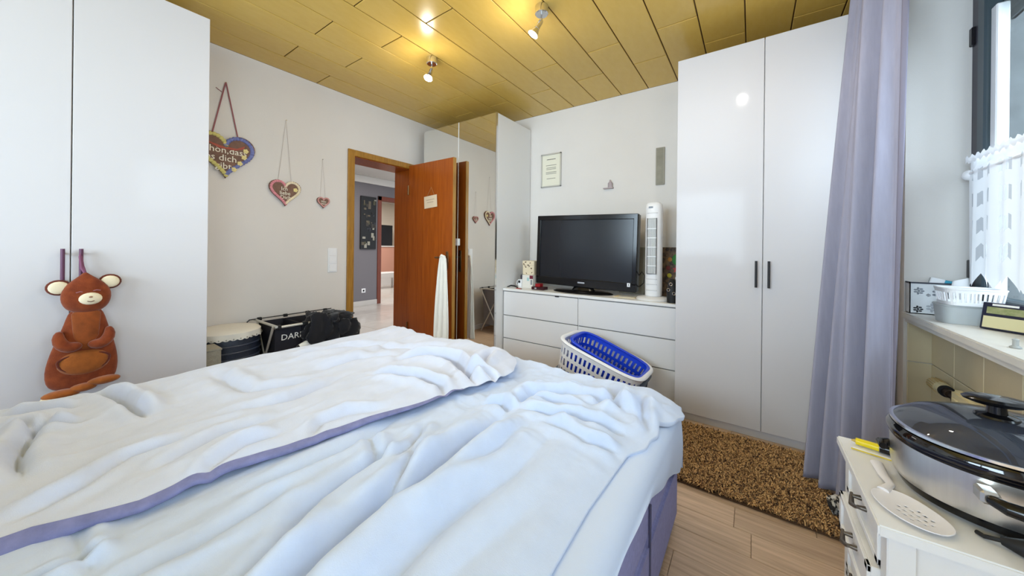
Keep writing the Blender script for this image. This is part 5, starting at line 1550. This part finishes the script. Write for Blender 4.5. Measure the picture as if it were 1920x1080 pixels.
# side handle towards the camera
hx, hy = 0.408, CKY - SYc * 0.985
for s in (-1, 1): bx('handle_bracket', STEEL, sc_, hx + s * 0.050 - 0.012, hx + s * 0.050 + 0.012, hy - 0.020, hy + 0.012, TZ + 0.074, TZ + 0.098, bev=0.004)
mb = MB(); mb.sweep([(hx - 0.05, hy - 0.018, TZ + 0.085), (hx - 0.038, hy - 0.034, TZ + 0.084), (hx, hy - 0.040, TZ + 0.082), (hx + 0.038, hy - 0.034, TZ + 0.084), (hx + 0.05, hy - 0.018, TZ + 0.085)], [0.009, 0.012, 0.013, 0.012, 0.009], n=14); mb.build('handle', BLACKP, sc_, True)
hx2 = CKX - SXc * 0.985
mb = MB(); mb.sweep([(hx2 + 0.004, CKY + 0.035, TZ + 0.07), (hx2 - 0.010, CKY + 0.03, TZ + 0.068), (hx2 - 0.010, CKY + 0.015, TZ + 0.066)], [0.010, 0.011, 0.008], n=12); mb.build('dial', BLACKP, sc_, True)

sk_ = thing('slotted_spoon', (0.27, 1.06, TZ), 'white perforated skimmer spoon lying on the bedside chest', 'spoon')
SKM = mat('white_nylon', (232, 228, 230), 0.4)
# oval blade with real round holes, made from a ring grid
cx_, cy_ = 0.268, 1.034
ang = math.radians(-62)
ca_, sa_ = math.cos(ang), math.sin(ang)
def sp_pt(u, v, z): return (cx_ + u * ca_ - v * sa_, cy_ + u * sa_ + v * ca_, TZ + z)
holes = [(a * 0.013 + 0.010, b * 0.012) for a in (-2, -1, 0, 1, 2) for b in (-1.5, -0.5, 0.5, 1.5) if abs(a) + abs(b) < 3]
N1, N2 = 56, 40
V, F, ix = [], [], {}
for i in range(N1 + 1):
    for j in range(N2 + 1):
        u, v = (i / N1 * 2 - 1) * 0.062, (j / N2 * 2 - 1)
        hw = 0.045 * math.sqrt(max(0.0, 1 - (u / 0.0621) ** 2)) ** 0.8
        vv = v * hw
        ix[i, j] = len(V); V.append(sp_pt(u, vv, 0.003 + 0.010 * ((u / 0.062) ** 2 * 0.5 + v * v * 0.5 * (hw / 0.04))))
for i in range(N1):
    for j in range(N2):
        u = ((i + .5) / N1 * 2 - 1) * 0.062
        vv = ((j + .5) / N2 * 2 - 1) * 0.045 * math.sqrt(max(0.0, 1 - (u / 0.0621) ** 2)) ** 0.8
        if any((u - a) ** 2 + (vv - b) ** 2 < 0.0026 ** 2 for a, b in holes): continue
        F.append((ix[i, j], ix[i + 1, j], ix[i + 1, j + 1], ix[i, j + 1]))
mb = MB(); mb.add(V, F); bmesh.ops.remove_doubles(mb.bm, verts=mb.bm.verts[:], dist=1e-6)
o = mb.build('blade', SKM, sk_, True, 60); s_ = o.modifiers.new('thick', 'SOLIDIFY'); s_.thickness = 0.002
mb = MB(); mb.sweep([sp_pt(-0.058, 0, 0.008), (0.2595, 1.115, TZ + 0.010), (0.258, 1.16, TZ + 0.007), (0.259, 1.218, TZ + 0.007)], [0.010, 0.0075, 0.010, 0.012], n=12, flat=0.5); mb.build('handle', SKM, sk_, True)
hl = thing('yellow_lighter', (0.27, 1.31, TZ), 'yellow stick lighter with black grip behind the skimmer', 'lighter')
mb = MB(); mb.sweep([(0.236, 1.298, TZ + 0.017), (0.278, 1.288, TZ + 0.017)], [0.0085, 0.0095], n=16); mb.build('body', mat('signal_yellow', (232, 206, 30), 0.35), hl, True)
mb = MB(); mb.sweep([(0.279, 1.2878, TZ + 0.019), (0.309, 1.2805, TZ + 0.019)], 0.0125, n=16); mb.build('grip', BLACKP, hl, True)
mb = MB(); mb.sweep([(0.236, 1.298, TZ + 0.017), (0.228, 1.300, TZ + 0.016)], [0.005, 0.002], n=10); mb.build('tip', mat('tan_tip', (196, 168, 96), 0.5), hl, True)
nt_ = thing('note_pad', (0.275, 1.29, TZ), 'small white note pad with yellow edge under the lighter', 'note pad')
MM = Matrix.Translation((0.272, 1.292, TZ)) @ Matrix.Rotation(math.radians(-13), 4, 'Z')
mb = MB(); mb.M = MM; mb.box(-0.045, 0.052, -0.026, 0.022, 0.0005, 0.0065, bev=0.001); mb.build('pad', WHITE2, nt_)
mb = MB(); mb.M = MM; mb.box(-0.044, 0.051, -0.0268, -0.0255, 0.0015, 0.0055); mb.build('edge', mat('mustard_edge', (214, 186, 70), 0.5), nt_)
pc = thing('power_plug', (0.40, 0.99, TZ), 'black power plug with metal prongs at the chest edge', 'plug')
mb = MB(); mb.sweep([(0.374, 1.015, TZ + 0.012), (0.394, 1.003, TZ + 0.016), (0.417, 0.993, TZ + 0.016), (0.432, 0.989, TZ + 0.015)], [0.007, 0.015, 0.016, 0.013], n=16); mb.build('body', BLACKR, pc, True)
mb = MB()
for s in (-1, 1): mb.sweep([(0.431, 0.989 + s * 0.007, TZ + 0.015), (0.450, 0.983 + s * 0.007, TZ + 0.015)], 0.0024, n=8)
mb.build('prong', CHROME, pc, True)
mb = MB(); mb.sweep([(0.374, 1.015, TZ + 0.012), (0.357, 1.023, TZ + 0.006), (0.352, 1.033, TZ + 0.005)], 0.004, n=8); mb.build('cord', BLACKR, pc, True)

# ------------------------------------------------------------------ ceiling spots
BULB = emit('lit_bulb', (255, 244, 226), 14.0)
def spot(x, y, aim, label, power):
    t = thing('ceiling_spot', (x, y, H), label, 'ceiling lamp', 'chrome spots along the ceiling')
    MB().lathe([(0.0, -0.048), (0.034, -0.048), (0.038, -0.044), (0.038, -0.001), (0.0, -0.001)], c=(x, y, H), n=28).build('canopy', CHROME, t, True)
    a = Vector(aim).normalized()
    p0 = Vector((x, y, H - 0.048)); p1 = p0 + Vector((0.0, -0.004, -0.040))
    MB().sweep([p0, p1], 0.0055, n=10).build('arm', CHROME, t, True)
    p2 = p1 + a * 0.045
    p3 = p2 + a * 0.045
    mb = MB(); mb.sweep([p1 - a * 0.006, p1 + a * 0.004, p2, p2 + a * 0.004], [0.009, 0.013, 0.014, 0.016], n=18); mb.build('socket', CHROME, t, True, 30)
    mb = MB(); mb.sweep([p2 + a * 0.004, p2 + a * 0.02, p3], [0.015, 0.022, 0.031], n=22, cap=False); mb.build('reflector', CHROME, t, True)
    mb = MB(); mb.sweep([p2 + a * 0.006, p2 + a * 0.02, p3 - a * 0.002], [0.010, 0.019, 0.028], n=20); mb.build('bulb', BULB, t, True)
    d = bpy.data.lights.new('spot_light', 'SPOT'); d.energy = power; d.spot_size = math.radians(150); d.spot_blend = 0.9; d.color = (1.0, 0.95, 0.88); d.shadow_soft_size = 0.03
    o = bpy.data.objects.new('spot_light', d); COL.objects.link(o); o.location = p3 + a * 0.004
    o.rotation_euler = a.to_track_quat('-Z', 'Y').to_euler()
    d = bpy.data.lights.new('lamp_glow', 'POINT'); d.energy = power * 0.26; d.color = (1.0, 0.93, 0.82); d.shadow_soft_size = 0.035
    o = bpy.data.objects.new('lamp_glow', d); COL.objects.link(o); o.location = p3 + a * 0.045
    return t
spot(-1.00, 1.695, (-0.42, -0.30, -0.85), 'chrome ceiling spot above the white chest, nearer the window', 10)
spot(-1.935, 1.705, (0.10, -0.35, -0.75), 'chrome ceiling spot nearest the doorway', 10)
spot(-0.07, 1.695, (0.0, 0.3, -0.9), 'chrome ceiling spot nearest the curtain', 6)
